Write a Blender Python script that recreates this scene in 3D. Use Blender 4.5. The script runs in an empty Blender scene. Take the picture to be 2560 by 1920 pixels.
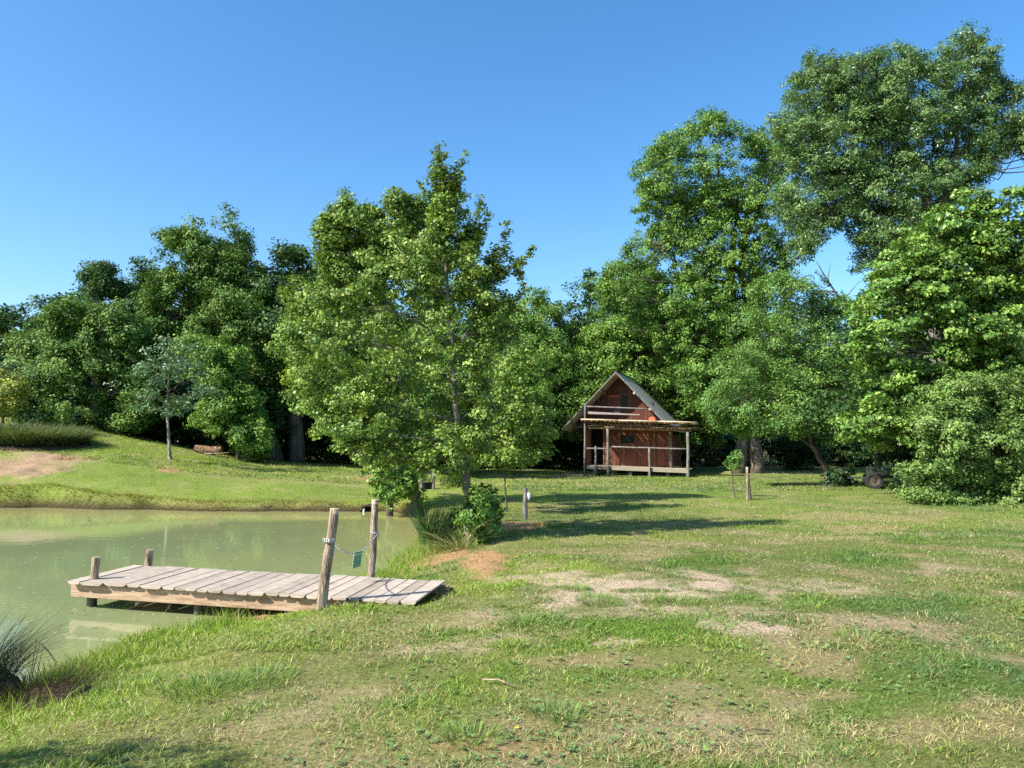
import bpy, math, random
import numpy as np
from mathutils import Vector, Matrix

random.seed(7)
RNG = np.random.default_rng(11)
S = bpy.context.scene
COL = S.collection

# ------------------------------------------------------------------ camera model (photo pixels 2560 x 1920)
F = 1923.0
CAMZ = 1.6
PITCH = math.atan(145 / F)
CP, SP = math.cos(PITCH), math.sin(PITCH)
WZ = -0.20                      # water level


def ray(px, py):
    a = (px - 1280) / F
    b = (960 - py) / F
    return np.array([a, CP - b * SP, SP + b * CP])


def at(px, py, Y):
    d = ray(px, py)
    return np.array([0, 0, CAMZ]) + d * (Y / d[1])


def on_z(px, py, z):
    d = ray(px, py)
    return np.array([0, 0, CAMZ]) + d * ((z - CAMZ) / d[2])


# ------------------------------------------------------------------ noise
_P = np.random.default_rng(5).random((256, 256))


def vn(x, y, s=0):
    x = np.asarray(x, float) + s * 17.31
    y = np.asarray(y, float) + s * 9.77
    ix = np.floor(x).astype(int)
    iy = np.floor(y).astype(int)
    fx = x - ix
    fy = y - iy
    fx = fx * fx * (3 - 2 * fx)
    fy = fy * fy * (3 - 2 * fy)
    a = _P[ix & 255, iy & 255]
    b = _P[(ix + 1) & 255, iy & 255]
    c = _P[ix & 255, (iy + 1) & 255]
    d = _P[(ix + 1) & 255, (iy + 1) & 255]
    return (a * (1 - fx) + b * fx) * (1 - fy) + (c * (1 - fx) + d * fx) * fy


def fbm(x, y, s=0, o=4):
    t = 0
    A = 0.5
    n = 0
    for k in range(o):
        t = t + A * vn(x * 2 ** k, y * 2 ** k, s + k * 3)
        n += A
        A *= 0.5
    return t / n


def ss(a, b, x):
    t = np.clip((np.asarray(x, float) - a) / (b - a), 0, 1)
    return t * t * (3 - 2 * t)


# ------------------------------------------------------------------ pond outline
_pp = [on_z(px, py, WZ)[:2] for px, py in [
    (-60, 1790), (60, 1722), (150, 1680), (235, 1645), (330, 1605), (420, 1582), (520, 1568), (600, 1545), (700, 1520), (800, 1500),
    (880, 1470), (960, 1430), (1010, 1395), (1042, 1360), (1062, 1320), (1050, 1292), (985, 1281), (930, 1279), (850, 1279),
    (700, 1278), (560, 1279), (400, 1275), (250, 1274), (120, 1270), (0, 1270)]]
_pp += [np.array(p) for p in [(-20, 20.6), (-27, 19.5), (-31, 14), (-27, 7), (-18, 3.2), (-10, 2.6), (-5.6, 3.6)]]


def catmull(P, n=5, closed=True):
    out = []
    N = len(P)
    for i in range(N):
        p0, p1, p2, p3 = P[(i - 1) % N], P[i], P[(i + 1) % N], P[(i + 2) % N]
        for k in range(n):
            t = k / n
            out.append(0.5 * ((2 * p1) + (-p0 + p2) * t + (2 * p0 - 5 * p1 + 4 * p2 - p3) * t * t + (-p0 + 3 * p1 - 3 * p2 + p3) * t ** 3))
    return np.array(out)


POND = catmull(_pp)
GX0, GX1, GY0, GY1, GS = -44.0, 12.0, -6.0, 34.0, 0.1
_gx = np.arange(GX0, GX1 + GS, GS)
_gy = np.arange(GY0, GY1 + GS, GS)


def _sdf():
    X, Y = np.meshgrid(_gx, _gy, indexing='ij')
    x = X.ravel()
    y = Y.ravel()
    d2 = np.full(x.shape, 1e9)
    ins = np.zeros(x.shape, bool)
    n = len(POND)
    for i in range(n):
        a = POND[i]
        b = POND[(i + 1) % n]
        e = b - a
        L = max(e @ e, 1e-9)
        t = np.clip(((x - a[0]) * e[0] + (y - a[1]) * e[1]) / L, 0, 1)
        dx = x - a[0] - t * e[0]
        dy = y - a[1] - t * e[1]
        d2 = np.minimum(d2, dx * dx + dy * dy)
        c = ((a[1] > y) != (b[1] > y))
        with np.errstate(divide='ignore', invalid='ignore'):
            xi = (b[0] - a[0]) * (y - a[1]) / (b[1] - a[1] + 1e-12) + a[0]
        ins ^= c & (x < xi)
    d = np.sqrt(d2)
    d[ins] *= -1
    return d.reshape(X.shape)


SDF = _sdf()


def sd(x, y):
    x = np.asarray(x, float)
    y = np.asarray(y, float)
    u = np.clip((x - GX0) / GS, 0, len(_gx) - 1.001)
    v = np.clip((y - GY0) / GS, 0, len(_gy) - 1.001)
    i = u.astype(int)
    j = v.astype(int)
    fu = u - i
    fv = v - j
    return (SDF[i, j] * (1 - fu) + SDF[i + 1, j] * fu) * (1 - fv) + (SDF[i, j + 1] * (1 - fu) + SDF[i + 1, j + 1] * fu) * fv


_dl = on_z(178, 1451, 0.10)
_dr = on_z(1043, 1503, 0.10)
_da = math.atan2(_dr[1] - _dl[1], _dr[0] - _dl[0])
_dL = math.hypot(_dr[0] - _dl[0], _dr[1] - _dl[1])


def deckmask(x, y, m=0.0):
    dx = x - _dl[0]
    dy = y - _dl[1]
    u = dx * math.cos(_da) + dy * math.sin(_da)
    v = -dx * math.sin(_da) + dy * math.cos(_da)
    return (ss(-0.3, 0.0, u) * ss(_dL + 0.10 + m, _dL - 0.02 + m, u - v * 0.1) * ss(-0.14 - m, -0.03 - m, v) * ss(1.2 + m, 1.08 + m, v))


def h(x, y):
    x = np.asarray(x, float)
    y = np.asarray(y, float)
    s = sd(x, y) + (fbm(x * 1.3, y * 1.3, 2, 3) - 0.5) * 0.25
    base = 0.02 + (fbm(x * 0.35, y * 0.35, 1, 2) - 0.5) * 0.12 + (fbm(x * 2.2, y * 2.2, 9, 3) - 0.5) * 0.05
    base = base + 0.05 * ss(6.0, 7.5, y) * (1 - ss(10, 16, y)) - 0.10 * ss(24, 34, y)
    # raised ground beyond the far bank on the left
    A = np.interp(x * 32 / np.maximum(y, 8), [-26, -21, -16.3, -13, -10.5, -5.5, -1.3, 3], [2.9, 2.7, 2.05, 1.3, 0.88, 0.42, 0.1, 0.0])
    t = np.clip((y - 20.4) / 12.5, 0, 1.6)
    base = base + A * np.minimum(t, 1) ** 0.85
    w = np.where(y > 14.5, 0.24 + 0.14 * (vn(x * 2.3, y * 0.5, 71) - 0.5), 1.8) + 0.3 * (vn(x * 0.7, y * 0.7, 4) - 0.5) * np.where(y > 14.5, 0.5, 1)
    land = WZ + (base - WZ) * ss(-0.12, 1, s / w) + 0.0
    under = WZ - 0.04 - 0.9 * ss(0.0, 3.5, -s)
    z = np.where(s > 0, land, np.minimum(under, land))
    k = deckmask(x, y)
    return z * (1 - k) + np.minimum(z, -0.03) * k


def hit(px, py, t0=3.0):
    d = ray(px, py)
    o = np.array([0, 0, CAMZ])
    t = np.arange(t0, 120, 0.03)
    P = o[None] + d[None] * t[:, None]
    b = P[:, 2] < h(P[:, 0], P[:, 1])
    if not b.any():
        k = len(t) - 1
    else:
        k = int(np.argmax(b))
    return P[k]


# ------------------------------------------------------------------ node helpers
def new_mat(name):
    m = bpy.data.materials.new(name)
    m.use_nodes = True
    nt = m.node_tree
    b = nt.nodes['Principled BSDF']
    return m, nt, b


def nd(nt, t, **k):
    n = nt.nodes.new(t)
    for a, v in k.items():
        setattr(n, a, v)
    return n


def noisy(name, c1, c2, scale=4, rough=0.8, stretch=(1, 1, 1), bump=0.3, c3=None, bscale=None, spec=0.3, bdist=0.01):
    m, nt, b = new_mat(name)
    L = nt.links.new
    tc = nd(nt, 'ShaderNodeTexCoord')
    mp = nd(nt, 'ShaderNodeMapping')
    mp.inputs['Scale'].default_value = stretch
    L(tc.outputs['Object'], mp.inputs['Vector'])
    n1 = nd(nt, 'ShaderNodeTexNoise')
    n1.inputs['Scale'].default_value = scale
    n1.inputs['Detail'].default_value = 8
    n1.inputs['Roughness'].default_value = 0.65
    L(mp.outputs[0], n1.inputs['Vector'])
    cr = nd(nt, 'ShaderNodeValToRGB')
    cr.color_ramp.elements[0].position = 0.36
    cr.color_ramp.elements[1].position = 0.64
    cr.color_ramp.elements[0].color = (*c1, 1)
    cr.color_ramp.elements[1].color = (*c2, 1)
    if c3:
        e = cr.color_ramp.elements.new(0.5)
        e.color = (*c3, 1)
    L(n1.outputs['Fac'], cr.inputs[0])
    L(cr.outputs[0], b.inputs['Base Color'])
    b.inputs['Roughness'].default_value = rough
    b.inputs['Specular IOR Level'].default_value = spec
    if bump:
        n2 = nd(nt, 'ShaderNodeTexNoise')
        n2.inputs['Scale'].default_value = bscale or scale * 3
        n2.inputs['Detail'].default_value = 6
        L(mp.outputs[0], n2.inputs['Vector'])
        bp = nd(nt, 'ShaderNodeBump')
        bp.inputs['Strength'].default_value = bump
        bp.inputs['Distance'].default_value = bdist
        L(n2.outputs['Fac'], bp.inputs['Height'])
        L(bp.outputs[0], b.inputs['Normal'])
    return m


def attr_mix(name, rough=0.7, stretch=(1, 1, 1), scale=6, lo=0.6, hi=1.25, bump=0.3, bdist=0.006, spec=0.3):
    """point colour attribute 'col' multiplied by a noise"""
    m, nt, b = new_mat(name)
    L = nt.links.new
    at_ = nd(nt, 'ShaderNodeAttribute', attribute_name='col')
    tc = nd(nt, 'ShaderNodeTexCoord')
    mp = nd(nt, 'ShaderNodeMapping')
    mp.inputs['Scale'].default_value = stretch
    L(tc.outputs['Object'], mp.inputs['Vector'])
    n1 = nd(nt, 'ShaderNodeTexNoise')
    n1.inputs['Scale'].default_value = scale
    n1.inputs['Detail'].default_value = 8
    n1.inputs['Roughness'].default_value = 0.7
    L(mp.outputs[0], n1.inputs['Vector'])
    mr = nd(nt, 'ShaderNodeMapRange')
    mr.inputs['From Min'].default_value = 0.3
    mr.inputs['From Max'].default_value = 0.7
    mr.inputs['To Min'].default_value = lo
    mr.inputs['To Max'].default_value = hi
    L(n1.outputs['Fac'], mr.inputs['Value'])
    mx = nd(nt, 'ShaderNodeVectorMath', operation='SCALE')
    L(at_.outputs['Color'], mx.inputs[0])
    L(mr.outputs[0], mx.inputs['Scale'])
    L(mx.outputs[0], b.inputs['Base Color'])
    b.inputs['Roughness'].default_value = rough
    b.inputs['Specular IOR Level'].default_value = spec
    if bump:
        bp = nd(nt, 'ShaderNodeBump')
        bp.inputs['Strength'].default_value = bump
        bp.inputs['Distance'].default_value = bdist
        L(n1.outputs['Fac'], bp.inputs['Height'])
        L(bp.outputs[0], b.inputs['Normal'])
    return m


def leaf_mat(name, trans=0.4, rough=0.45, spec=0.35, tint=(1.25, 1.15, 0.5)):
    m, nt, b = new_mat(name)
    L = nt.links.new
    a = nd(nt, 'ShaderNodeAttribute', attribute_name='col')
    L(a.outputs['Color'], b.inputs['Base Color'])
    b.inputs['Roughness'].default_value = rough
    b.inputs['Specular IOR Level'].default_value = spec
    tr = nd(nt, 'ShaderNodeBsdfTranslucent')
    vm = nd(nt, 'ShaderNodeVectorMath', operation='MULTIPLY')
    vm.inputs[1].default_value = tint
    L(a.outputs['Color'], vm.inputs[0])
    L(vm.outputs[0], tr.inputs['Color'])
    mx = nd(nt, 'ShaderNodeMixShader')
    mx.inputs[0].default_value = trans
    L(b.outputs[0], mx.inputs[1])
    L(tr.outputs[0], mx.inputs[2])
    L(mx.outputs[0], nt.nodes['Material Output'].inputs['Surface'])
    return m


M = {}
M['leaf'] = leaf_mat('leaf', 0.18, 0.55, 0.2)
M['glossleaf'] = leaf_mat('glossy_leaf', 0.17, 0.45, 0.28)
M['grass'] = leaf_mat('grass_blade', 0.3, 0.55, 0.25, (1.15, 1.1, 0.6))
M['bark'] = noisy('bark', (0.045, 0.038, 0.03), (0.17, 0.145, 0.115), 9, 0.9, (1, 1, 0.25), 0.7, bdist=0.02)
M['alderbark'] = noisy('grey_brown_bark', (0.06, 0.055, 0.04), (0.22, 0.20, 0.16), 12, 0.85, (1, 1, 0.35), 0.5, bdist=0.01)
M['palebark'] = noisy('pale_bark', (0.10, 0.09, 0.065), (0.34, 0.31, 0.25), 12, 0.85, (1, 1, 0.35), 0.5, bdist=0.01)
M['deck'] = attr_mix('weathered_board', 0.75, (1.5, 9, 9), 5, 0.5, 1.25, 0.4, 0.005)
M['beam'] = noisy('sawn_beam', (0.24, 0.155, 0.095), (0.45, 0.32, 0.215), 5, 0.7, (1, 7, 10), 0.25, c3=(0.36, 0.245, 0.155))
M['pile'] = noisy('wet_pile', (0.035, 0.035, 0.02), (0.13, 0.12, 0.075), 7, 0.6, (1, 1, .4), 0.5)
M['log'] = noisy('peeled_log', (0.10, 0.07, 0.05), (0.46, 0.37, 0.28), 7, 0.85, (3, 3, 0.6), 1.0, c3=(0.27, 0.20, 0.14), bdist=0.015)
M['logend'] = noisy('sawn_log_end', (0.40, 0.29, 0.18), (0.58, 0.45, 0.31), 20, 0.8)
M['canopy'] = noisy('brown_canopy_pole', (0.10, 0.055, 0.03), (0.34, 0.22, 0.12), 6, 0.85, (3, 1, 3), 0.6, c3=(0.2, 0.12, 0.065))
M['greylog'] = noisy('grey_weathered_log', (0.07, 0.06, 0.054), (0.27, 0.245, 0.215), 8, 0.85, (3, 3, 0.5), 0.6)
M['board'] = attr_mix('stained_board', 0.6, (5, 5, 0.5), 3.5, 0.35, 1.45, 0.3)
M['steel'] = noisy('galvanised_steel', (0.45, 0.46, 0.48), (0.62, 0.63, 0.65), 30, 0.4, bump=0)
M['steel'].node_tree.nodes['Principled BSDF'].inputs['Metallic'].default_value = 0.85
M['roof'] = noisy('pale_roof_sheet', (0.40, 0.39, 0.33), (0.54, 0.53, 0.45), 1.6, 0.7, (1, 1, 1), 0.1)
M['soffit'] = noisy('pale_soffit_board', (0.32, 0.305, 0.25), (0.46, 0.44, 0.37), 4, 0.8, (6, 1, 1), 0.15)
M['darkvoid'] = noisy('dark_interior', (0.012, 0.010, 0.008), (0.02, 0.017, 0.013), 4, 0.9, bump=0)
M['soil'] = noisy('dark_soil', (0.03, 0.02, 0.012), (0.11, 0.07, 0.045), 9, 0.95, bump=0.8, bdist=0.03)
M['tyre'] = noisy('tyre_rubber', (0.014, 0.014, 0.014), (0.035, 0.033, 0.03), 12, 0.8)
M['greenpaint'] = noisy('faded_green_paint', (0.02, 0.035, 0.025), (0.045, 0.07, 0.05), 6, 0.5)
M['rim'] = noisy('rusty_rim', (0.045, 0.04, 0.035), (0.11, 0.085, 0.06), 12, 0.6)
M['white'] = noisy('white_plastic', (0.62, 0.64, 0.66), (0.78, 0.79, 0.8), 10, 0.5, bump=0.1)
M['orange'] = noisy('orange_plaque', (0.52, 0.11, 0.03), (0.68, 0.19, 0.06), 20, 0.5, bump=0.1)
M['signpale'] = noisy('pale_green_sign', (0.22, 0.38, 0.24), (0.3, 0.47, 0.31), 12, 0.5, bump=0)
M['signgreen'] = noisy('green_sign_print', (0.015, 0.15, 0.07), (0.03, 0.20, 0.09), 20, 0.5, bump=0)
M['glass'], _nt, _b = new_mat('dark_glass')
_b.inputs['Base Color'].default_value = (0.01, 0.014, 0.012, 1)
_b.inputs['Roughness'].default_value = 0.35
_b.inputs['Specular IOR Level'].default_value = 0.15
M['yellow'] = noisy('yellow_petal', (0.75, 0.5, 0.01), (0.8, 0.6, 0.02), 30, 0.6, bump=0)
M['foam'] = noisy('falling_water', (0.6, 0.65, 0.65), (0.8, 0.85, 0.85), 30, 0.2, bump=0.3)
M['dry'] = noisy('dry_stick', (0.28, 0.2, 0.12), (0.5, 0.4, 0.27), 30, 0.9)


# ------------------------------------------------------------------ object helpers
def prop(o, label=None, cat=None, group=None, kind=None):
    if label:
        o['label'] = label
    if cat:
        o['category'] = cat
    if group:
        o['group'] = group
    if kind:
        o['kind'] = kind
    return o


def empty(name, loc=(0, 0, 0), rz=0.0, label=None, cat=None, group=None):
    o = bpy.data.objects.new(name, None)
    o.location = tuple(float(c) for c in loc)
    o.rotation_euler = (0, 0, rz)
    o.empty_display_size = 0.3
    COL.objects.link(o)
    return prop(o, label, cat, group)


def mesh_np(name, V, Fc, mat, parent=None, col=None, smooth=False, loc=None):
    """V (n,3), Fc list of (m,k) arrays"""
    me = bpy.data.meshes.new(name)
    V = np.asarray(V, dtype=np.float32)
    if loc is not None:
        V = V - np.asarray(loc, dtype=np.float32)[None]
    if not isinstance(Fc, list):
        Fc = [Fc]
    Fc = [np.asarray(f, dtype=np.int32) for f in Fc if len(f)]
    me.vertices.add(len(V))
    me.vertices.foreach_set('co', V.ravel())
    loops = np.concatenate([f.ravel() for f in Fc])
    sizes = np.concatenate([np.full(len(f), f.shape[1], np.int32) for f in Fc])
    starts = np.concatenate([[0], np.cumsum(sizes)[:-1]]).astype(np.int32)
    me.loops.add(len(loops))
    me.loops.foreach_set('vertex_index', loops)
    me.polygons.add(len(sizes))
    me.polygons.foreach_set('loop_start', starts)
    if smooth:
        me.polygons.foreach_set('use_smooth', np.ones(len(sizes), bool))
    if col is not None:
        a = me.color_attributes.new('col', 'FLOAT_COLOR', 'POINT')
        c = np.ones((len(V), 4), np.float32)
        c[:, :3] = col
        a.data.foreach_set('color', c.ravel())
    me.update(calc_edges=True)
    me.materials.append(mat)
    o = bpy.data.objects.new(name, me)
    COL.objects.link(o)
    if parent:
        o.parent = parent
    elif loc is not None:
        o.location = tuple(float(c) for c in loc)
    return o


class MB:
    """collects shapes into one mesh"""

    def __init__(s):
        s.v = []
        s.f = []
        s.c = []

    def add(s, vs, fs, col=(0.5, 0.5, 0.5)):
        n = len(s.v)
        s.v += [tuple(float(q) for q in p) for p in vs]
        s.f += [tuple(i + n for i in f) for f in fs]
        s.c += [col] * len(vs)

    def box(s, lo, hi, col=(0.5, 0.5, 0.5), bev=0.0, jit=0.0):
        x0, y0, z0 = lo
        x1, y1, z1 = hi
        vs = [(x0, y0, z0), (x1, y0, z0), (x1, y1, z0), (x0, y1, z0), (x0, y0, z1), (x1, y0, z1), (x1, y1, z1), (x0, y1, z1)]
        if jit:
            vs = [tuple(c + random.uniform(-jit, jit) for c in p) for p in vs]
        s.add(vs, [(3, 2, 1, 0), (4, 5, 6, 7), (0, 1, 5, 4), (1, 2, 6, 5), (2, 3, 7, 6), (3, 0, 4, 7)], col)

    def hexa(s, vs, col=(0.5, 0.5, 0.5)):
        s.add(vs, [(3, 2, 1, 0), (4, 5, 6, 7), (0, 1, 5, 4), (1, 2, 6, 5), (2, 3, 7, 6), (3, 0, 4, 7)], col)

    def tube(s, pts, rad, sides=6, cap=True, col=(0.5, 0.5, 0.5), wob=0.0):
        pts = [np.array(p, float) for p in pts]
        if not hasattr(rad, '__len__'):
            rad = [rad] * len(pts)
        n = len(pts)
        rings = []
        ref = None
        for i in range(n):
            d = pts[min(i + 1, n - 1)] - pts[max(i - 1, 0)]
            d = d / (np.linalg.norm(d) + 1e-9)
            if ref is None:
                ref = np.array([1, 0, 0]) if abs(d[0]) < 0.8 else np.array([0, 1, 0])
            a = np.cross(d, ref)
            a /= np.linalg.norm(a) + 1e-9
            ref = np.cross(a, d)
            b = np.cross(d, a)
            rings.append([pts[i] + (a * math.cos(t) + b * math.sin(t)) * rad[i] * (1 + random.uniform(-wob, wob))
                          for t in [2 * math.pi * k / sides for k in range(sides)]])
        vs = [p for r in rings for p in r]
        fs = []
        for i in range(n - 1):
            for k in range(sides):
                a = i * sides + k
                b = i * sides + (k + 1) % sides
                fs.append((a, b, b + sides, a + sides))
        if cap:
            fs.append(tuple(range(sides))[::-1])
            fs.append(tuple((n - 1) * sides + k for k in range(sides)))
        s.add(vs, fs, col)

    def build(s, name, mat, parent=None, smooth=False, bevel=0.0, loc=None):
        me = bpy.data.meshes.new(name)
        v = s.v
        if loc is not None:
            v = [(p[0] - loc[0], p[1] - loc[1], p[2] - loc[2]) for p in v]
        me.from_pydata(v, [], s.f)
        a = me.color_attributes.new('col', 'FLOAT_COLOR', 'POINT')
        a.data.foreach_set('color', np.array([(*c, 1) for c in s.c], np.float32).ravel())
        if smooth:
            me.polygons.foreach_set('use_smooth', [True] * len(me.polygons))
        me.update()
        me.materials.append(mat)
        o = bpy.data.objects.new(name, me)
        COL.objects.link(o)
        if parent:
            o.parent = parent
        elif loc is not None:
            o.location = tuple(float(c) for c in loc)
        if bevel:
            md = o.modifiers.new('bevel', 'BEVEL')
            md.width = bevel
            md.segments = 2
            md.limit_method = 'ANGLE'
        return o


# ------------------------------------------------------------------ ground colours (real turf, soil and straw patches)
PATCH = []       # (cx, cy, rx, ry, kind, amount)


def patch(px, py, rx, ry, kind, amt=1.0):
    c = hit(px, py)
    a = hit(px, py + ry)
    b = hit(px, py - ry)
    PATCH.append((c[0], c[1], rx * c[1] / F, max(0.15, abs(b[1] - a[1]) / 2), kind, amt))


for a in [(1120, 1245, 280, 18, 'lush', 0.9), (1330, 1425, 200, 36, 'lush', 0.9), (1480, 1350, 260, 16, 'lush', 0.6), (1200, 1480, 160, 24, 'lush', 0.8), (600, 1240, 500, 12, 'lush', 0.5), (300, 1125, 300, 20, 'lush', 0.7), (2450, 1400, 160, 40, 'green', 0.5),
          (1560, 1478, 260, 42, 'bare', 1.0), (1400, 1450, 120, 22, 'bare', 0.9), (1770, 1455, 90, 30, 'bare', 0.9), (1230, 1600, 120, 26, 'bare', 0.5),
          (1050, 1620, 90, 20, 'bare', 0.8), (1900, 1570, 130, 22, 'bare', 0.8), (1540, 1605, 60, 12, 'bare', 0.9), (2080, 1470, 110, 16, 'bare', 0.6),
          (1640, 1520, 200, 22, 'bare', 0.5), (2030, 1650, 90, 45, 'dry', 1.0), (2100, 1590, 90, 40, 'dry', 1.0), (2000, 1740, 160, 25, 'dry', 0.7),
          (1800, 1800, 220, 30, 'dry', 0.7), (2100, 1290, 160, 14, 'dry', 0.8), (2140, 1325, 120, 10, 'dry', 0.9), (1850, 1290, 90, 8, 'dry', 0.6),
          (1270, 1830, 90, 30, 'dry', 0.7), (2400, 1450, 120, 20, 'dry', 0.4), (2480, 1760, 90, 30, 'dry', 0.7), (1210, 1400, 60, 22, 'straw', 1.0), (1120, 1392, 70, 16, 'straw', 1.0), (1070, 1408, 60, 14, 'straw', 0.9),
          (1300, 1530, 150, 18, 'bare', 0.6), (1850, 1530, 120, 16, 'bare', 0.6), (1480, 1660, 160, 18, 'dry', 0.8), (2250, 1560, 160, 24, 'dry', 0.7), (2300, 1830, 260, 30, 'dry', 0.8), (1700, 1880, 200, 20, 'dry', 0.8), (1250, 1870, 160, 30, 'straw', 0.5), (1300, 1318, 50, 14, 'straw', 0.9), (1360, 1275, 60, 10, 'dry', 0.7), (50, 1160, 130, 36, 'soil', 1.3), (140, 1170, 60, 18, 'soil', 0.8),
          (425, 1176, 28, 6, 'straw', 0.9), (960, 1195, 50, 12, 'straw', 0.8), (1440, 1185, 30, 5, 'bare', 0.9), (1900, 1178, 120, 5, 'dry', 0.9),
          (700, 1200, 260, 6, 'dry', 0.5), (200, 1235, 220, 8, 'dry', 0.5), (1000, 1200, 200, 8, 'dry', 0.5), (880, 1500, 80, 10, 'dry', 0.6), (650, 1545, 40, 8, 'straw', 0.8),
          (300, 1820, 200, 20, 'dry', 0.6), (520, 1840, 260, 26, 'dry', 0.5), (900, 1850, 240, 30, 'dry', 0.3),
          (1600, 1560, 150, 18, 'green', 0.9), (1500, 1400, 200, 20, 'green', 0.4), (1350, 1560, 150, 20, 'green', 0.6), (1900, 1500, 130, 14, 'green', 0.8),
          (2100, 1400, 300, 22, 'green', 0.4), (2400, 1350, 150, 20, 'green', 0.6), (1450, 1700, 280, 40, 'green', 0.6), (2350, 1650, 160, 50, 'green', 0.5),
          (1700, 1580, 160, 14, 'green', 0.8), (800, 1700, 300, 30, 'green', 0.2), (1000, 1760, 200, 24, 'green', 0.35)]:
    patch(*a)


def turf(x, y):
    """bare, dry, straw, soil, lush weights"""
    x = np.asarray(x, float)
    y = np.asarray(y, float)
    n1 = fbm(x * 0.45, y * 0.45, 3, 4)
    n2 = fbm(x * 1.6, y * 1.6, 21, 4)
    n3 = fbm(x * 4.5, y * 4.5, 31, 3)
    w = {k: np.zeros(x.shape) for k in ('bare', 'dry', 'straw', 'soil', 'green', 'lush')}
    dist = (n2 - 0.5) * 1.5 + (n3 - 0.5) * 1.1
    for cx, cy, rx, ry, kind, amt in PATCH:
        r = np.sqrt(((x - cx) / rx) ** 2 + ((y - cy) / ry) ** 2)
        w[kind] = np.maximum(w[kind], min(amt, 1) * ss(1.25, 0.55, r + dist))
    s = sd(x, y)
    near = 1 - ss(12, 15, y)
    fringe = np.exp(-np.maximum(s, 0) / 1.8) * ss(-0.3, 0.1, s)
    lush = fringe * near * 0.9 + 0.35 * ss(0.52, 0.68, fbm(x * 0.25, y * 0.25, 44, 3))
    far = ss(20, 20.5, y) * (x < 0)
    lush = np.maximum(lush, far * (0.32 + 0.4 * ss(0.4, 0.6, n1)))
    lush = np.maximum(np.maximum(lush, w['green'] * 0.3), w['lush'])
    dry = np.clip(w['dry'] + 0.6 * ss(0.48, 0.64, n1 * 0.4 + n2 * 0.6) * (1 - 0.85 * w['green']), 0, 1) * (1 - 0.8 * fringe)
    dry = np.maximum(dry, 0.6 * ss(0.35, 0.0, s) * ss(14, 17, y) * (0.4 + n2))
    bare = np.clip(w['bare'] + 0.25 * ss(0.62, 0.70, n2) * (1 - w['green']) * (y < 14), 0, 1) * (1 - fringe)
    # tufts inside the bare patch
    bare = bare * (1 - 0.9 * ss(0.58, 0.64, fbm(x * 2.3, y * 3.2, 77, 3)))
    return bare, dry, w['straw'], w['soil'], np.clip(lush, 0, 1), n1, n2, n3, np.clip(w['green'] + 0.7 * ss(0.55, 0.68, fbm(x * 0.8, y * 1.0, 123, 3)), 0, 1) * (1 - bare)


def mix(a, b, t):
    t = np.asarray(t)[:, None]
    return a * (1 - t) + b * t


G_GREEN = np.array([0.165, 0.238, 0.045])
G_BLUE = np.array([0.120, 0.205, 0.072])
G_LUSH = np.array([0.255, 0.370, 0.040])
G_DRY = np.array([0.46, 0.37, 0.185])
G_SOIL = np.array([0.33, 0.225, 0.135])
G_BARE = np.array([0.47, 0.35, 0.25])
G_STRAW = np.array([0.42, 0.255, 0.125])


def ground_cols(x, y):
    bare, dry, straw, soil, lush, n1, n2, n3, grn = turf(x, y)
    c = np.tile(G_GREEN * 0.5, (len(x), 1))
    c = mix(c, G_LUSH * 0.65, lush * 0.7)
    c = mix(c, np.array([0.25, 0.19, 0.095]), 0.33 + 0.55 * dry - 0.4 * grn * (1 - dry))
    # beyond about 15 m blades are too fine to build one by one, so the turf sheet carries their colour
    farc = mix(mix(np.tile(G_GREEN, (len(x), 1)), G_LUSH, 0.25 + lush * 0.7), G_DRY, 0.08 + 0.6 * dry)
    c = c + (farc * 0.70 - c) * ss(10, 26, y)[:, None]
    c = mix(c, G_BARE, bare)
    c = mix(c, G_STRAW * 0.85, straw)
    c = mix(c, G_SOIL, soil)
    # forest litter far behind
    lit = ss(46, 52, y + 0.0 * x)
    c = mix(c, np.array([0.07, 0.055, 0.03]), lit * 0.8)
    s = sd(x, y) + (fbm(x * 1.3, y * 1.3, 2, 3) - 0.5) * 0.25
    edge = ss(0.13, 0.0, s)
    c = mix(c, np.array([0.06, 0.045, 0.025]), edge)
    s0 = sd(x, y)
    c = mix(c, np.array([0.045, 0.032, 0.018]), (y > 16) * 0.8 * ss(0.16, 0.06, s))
    return c


def axis(a, b, dense0, dense1, fine, grow=1.12):
    out = list(np.arange(dense0, dense1, fine))
    st = fine
    v = dense1
    while v < b:
        out.append(v)
        st *= grow
        v += st
    out.append(b)
    st = fine
    v = dense0
    while v > a:
        st *= grow
        v -= st
        out.append(max(v, a))
    return np.array(sorted(set(np.round(out, 4))))


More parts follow.
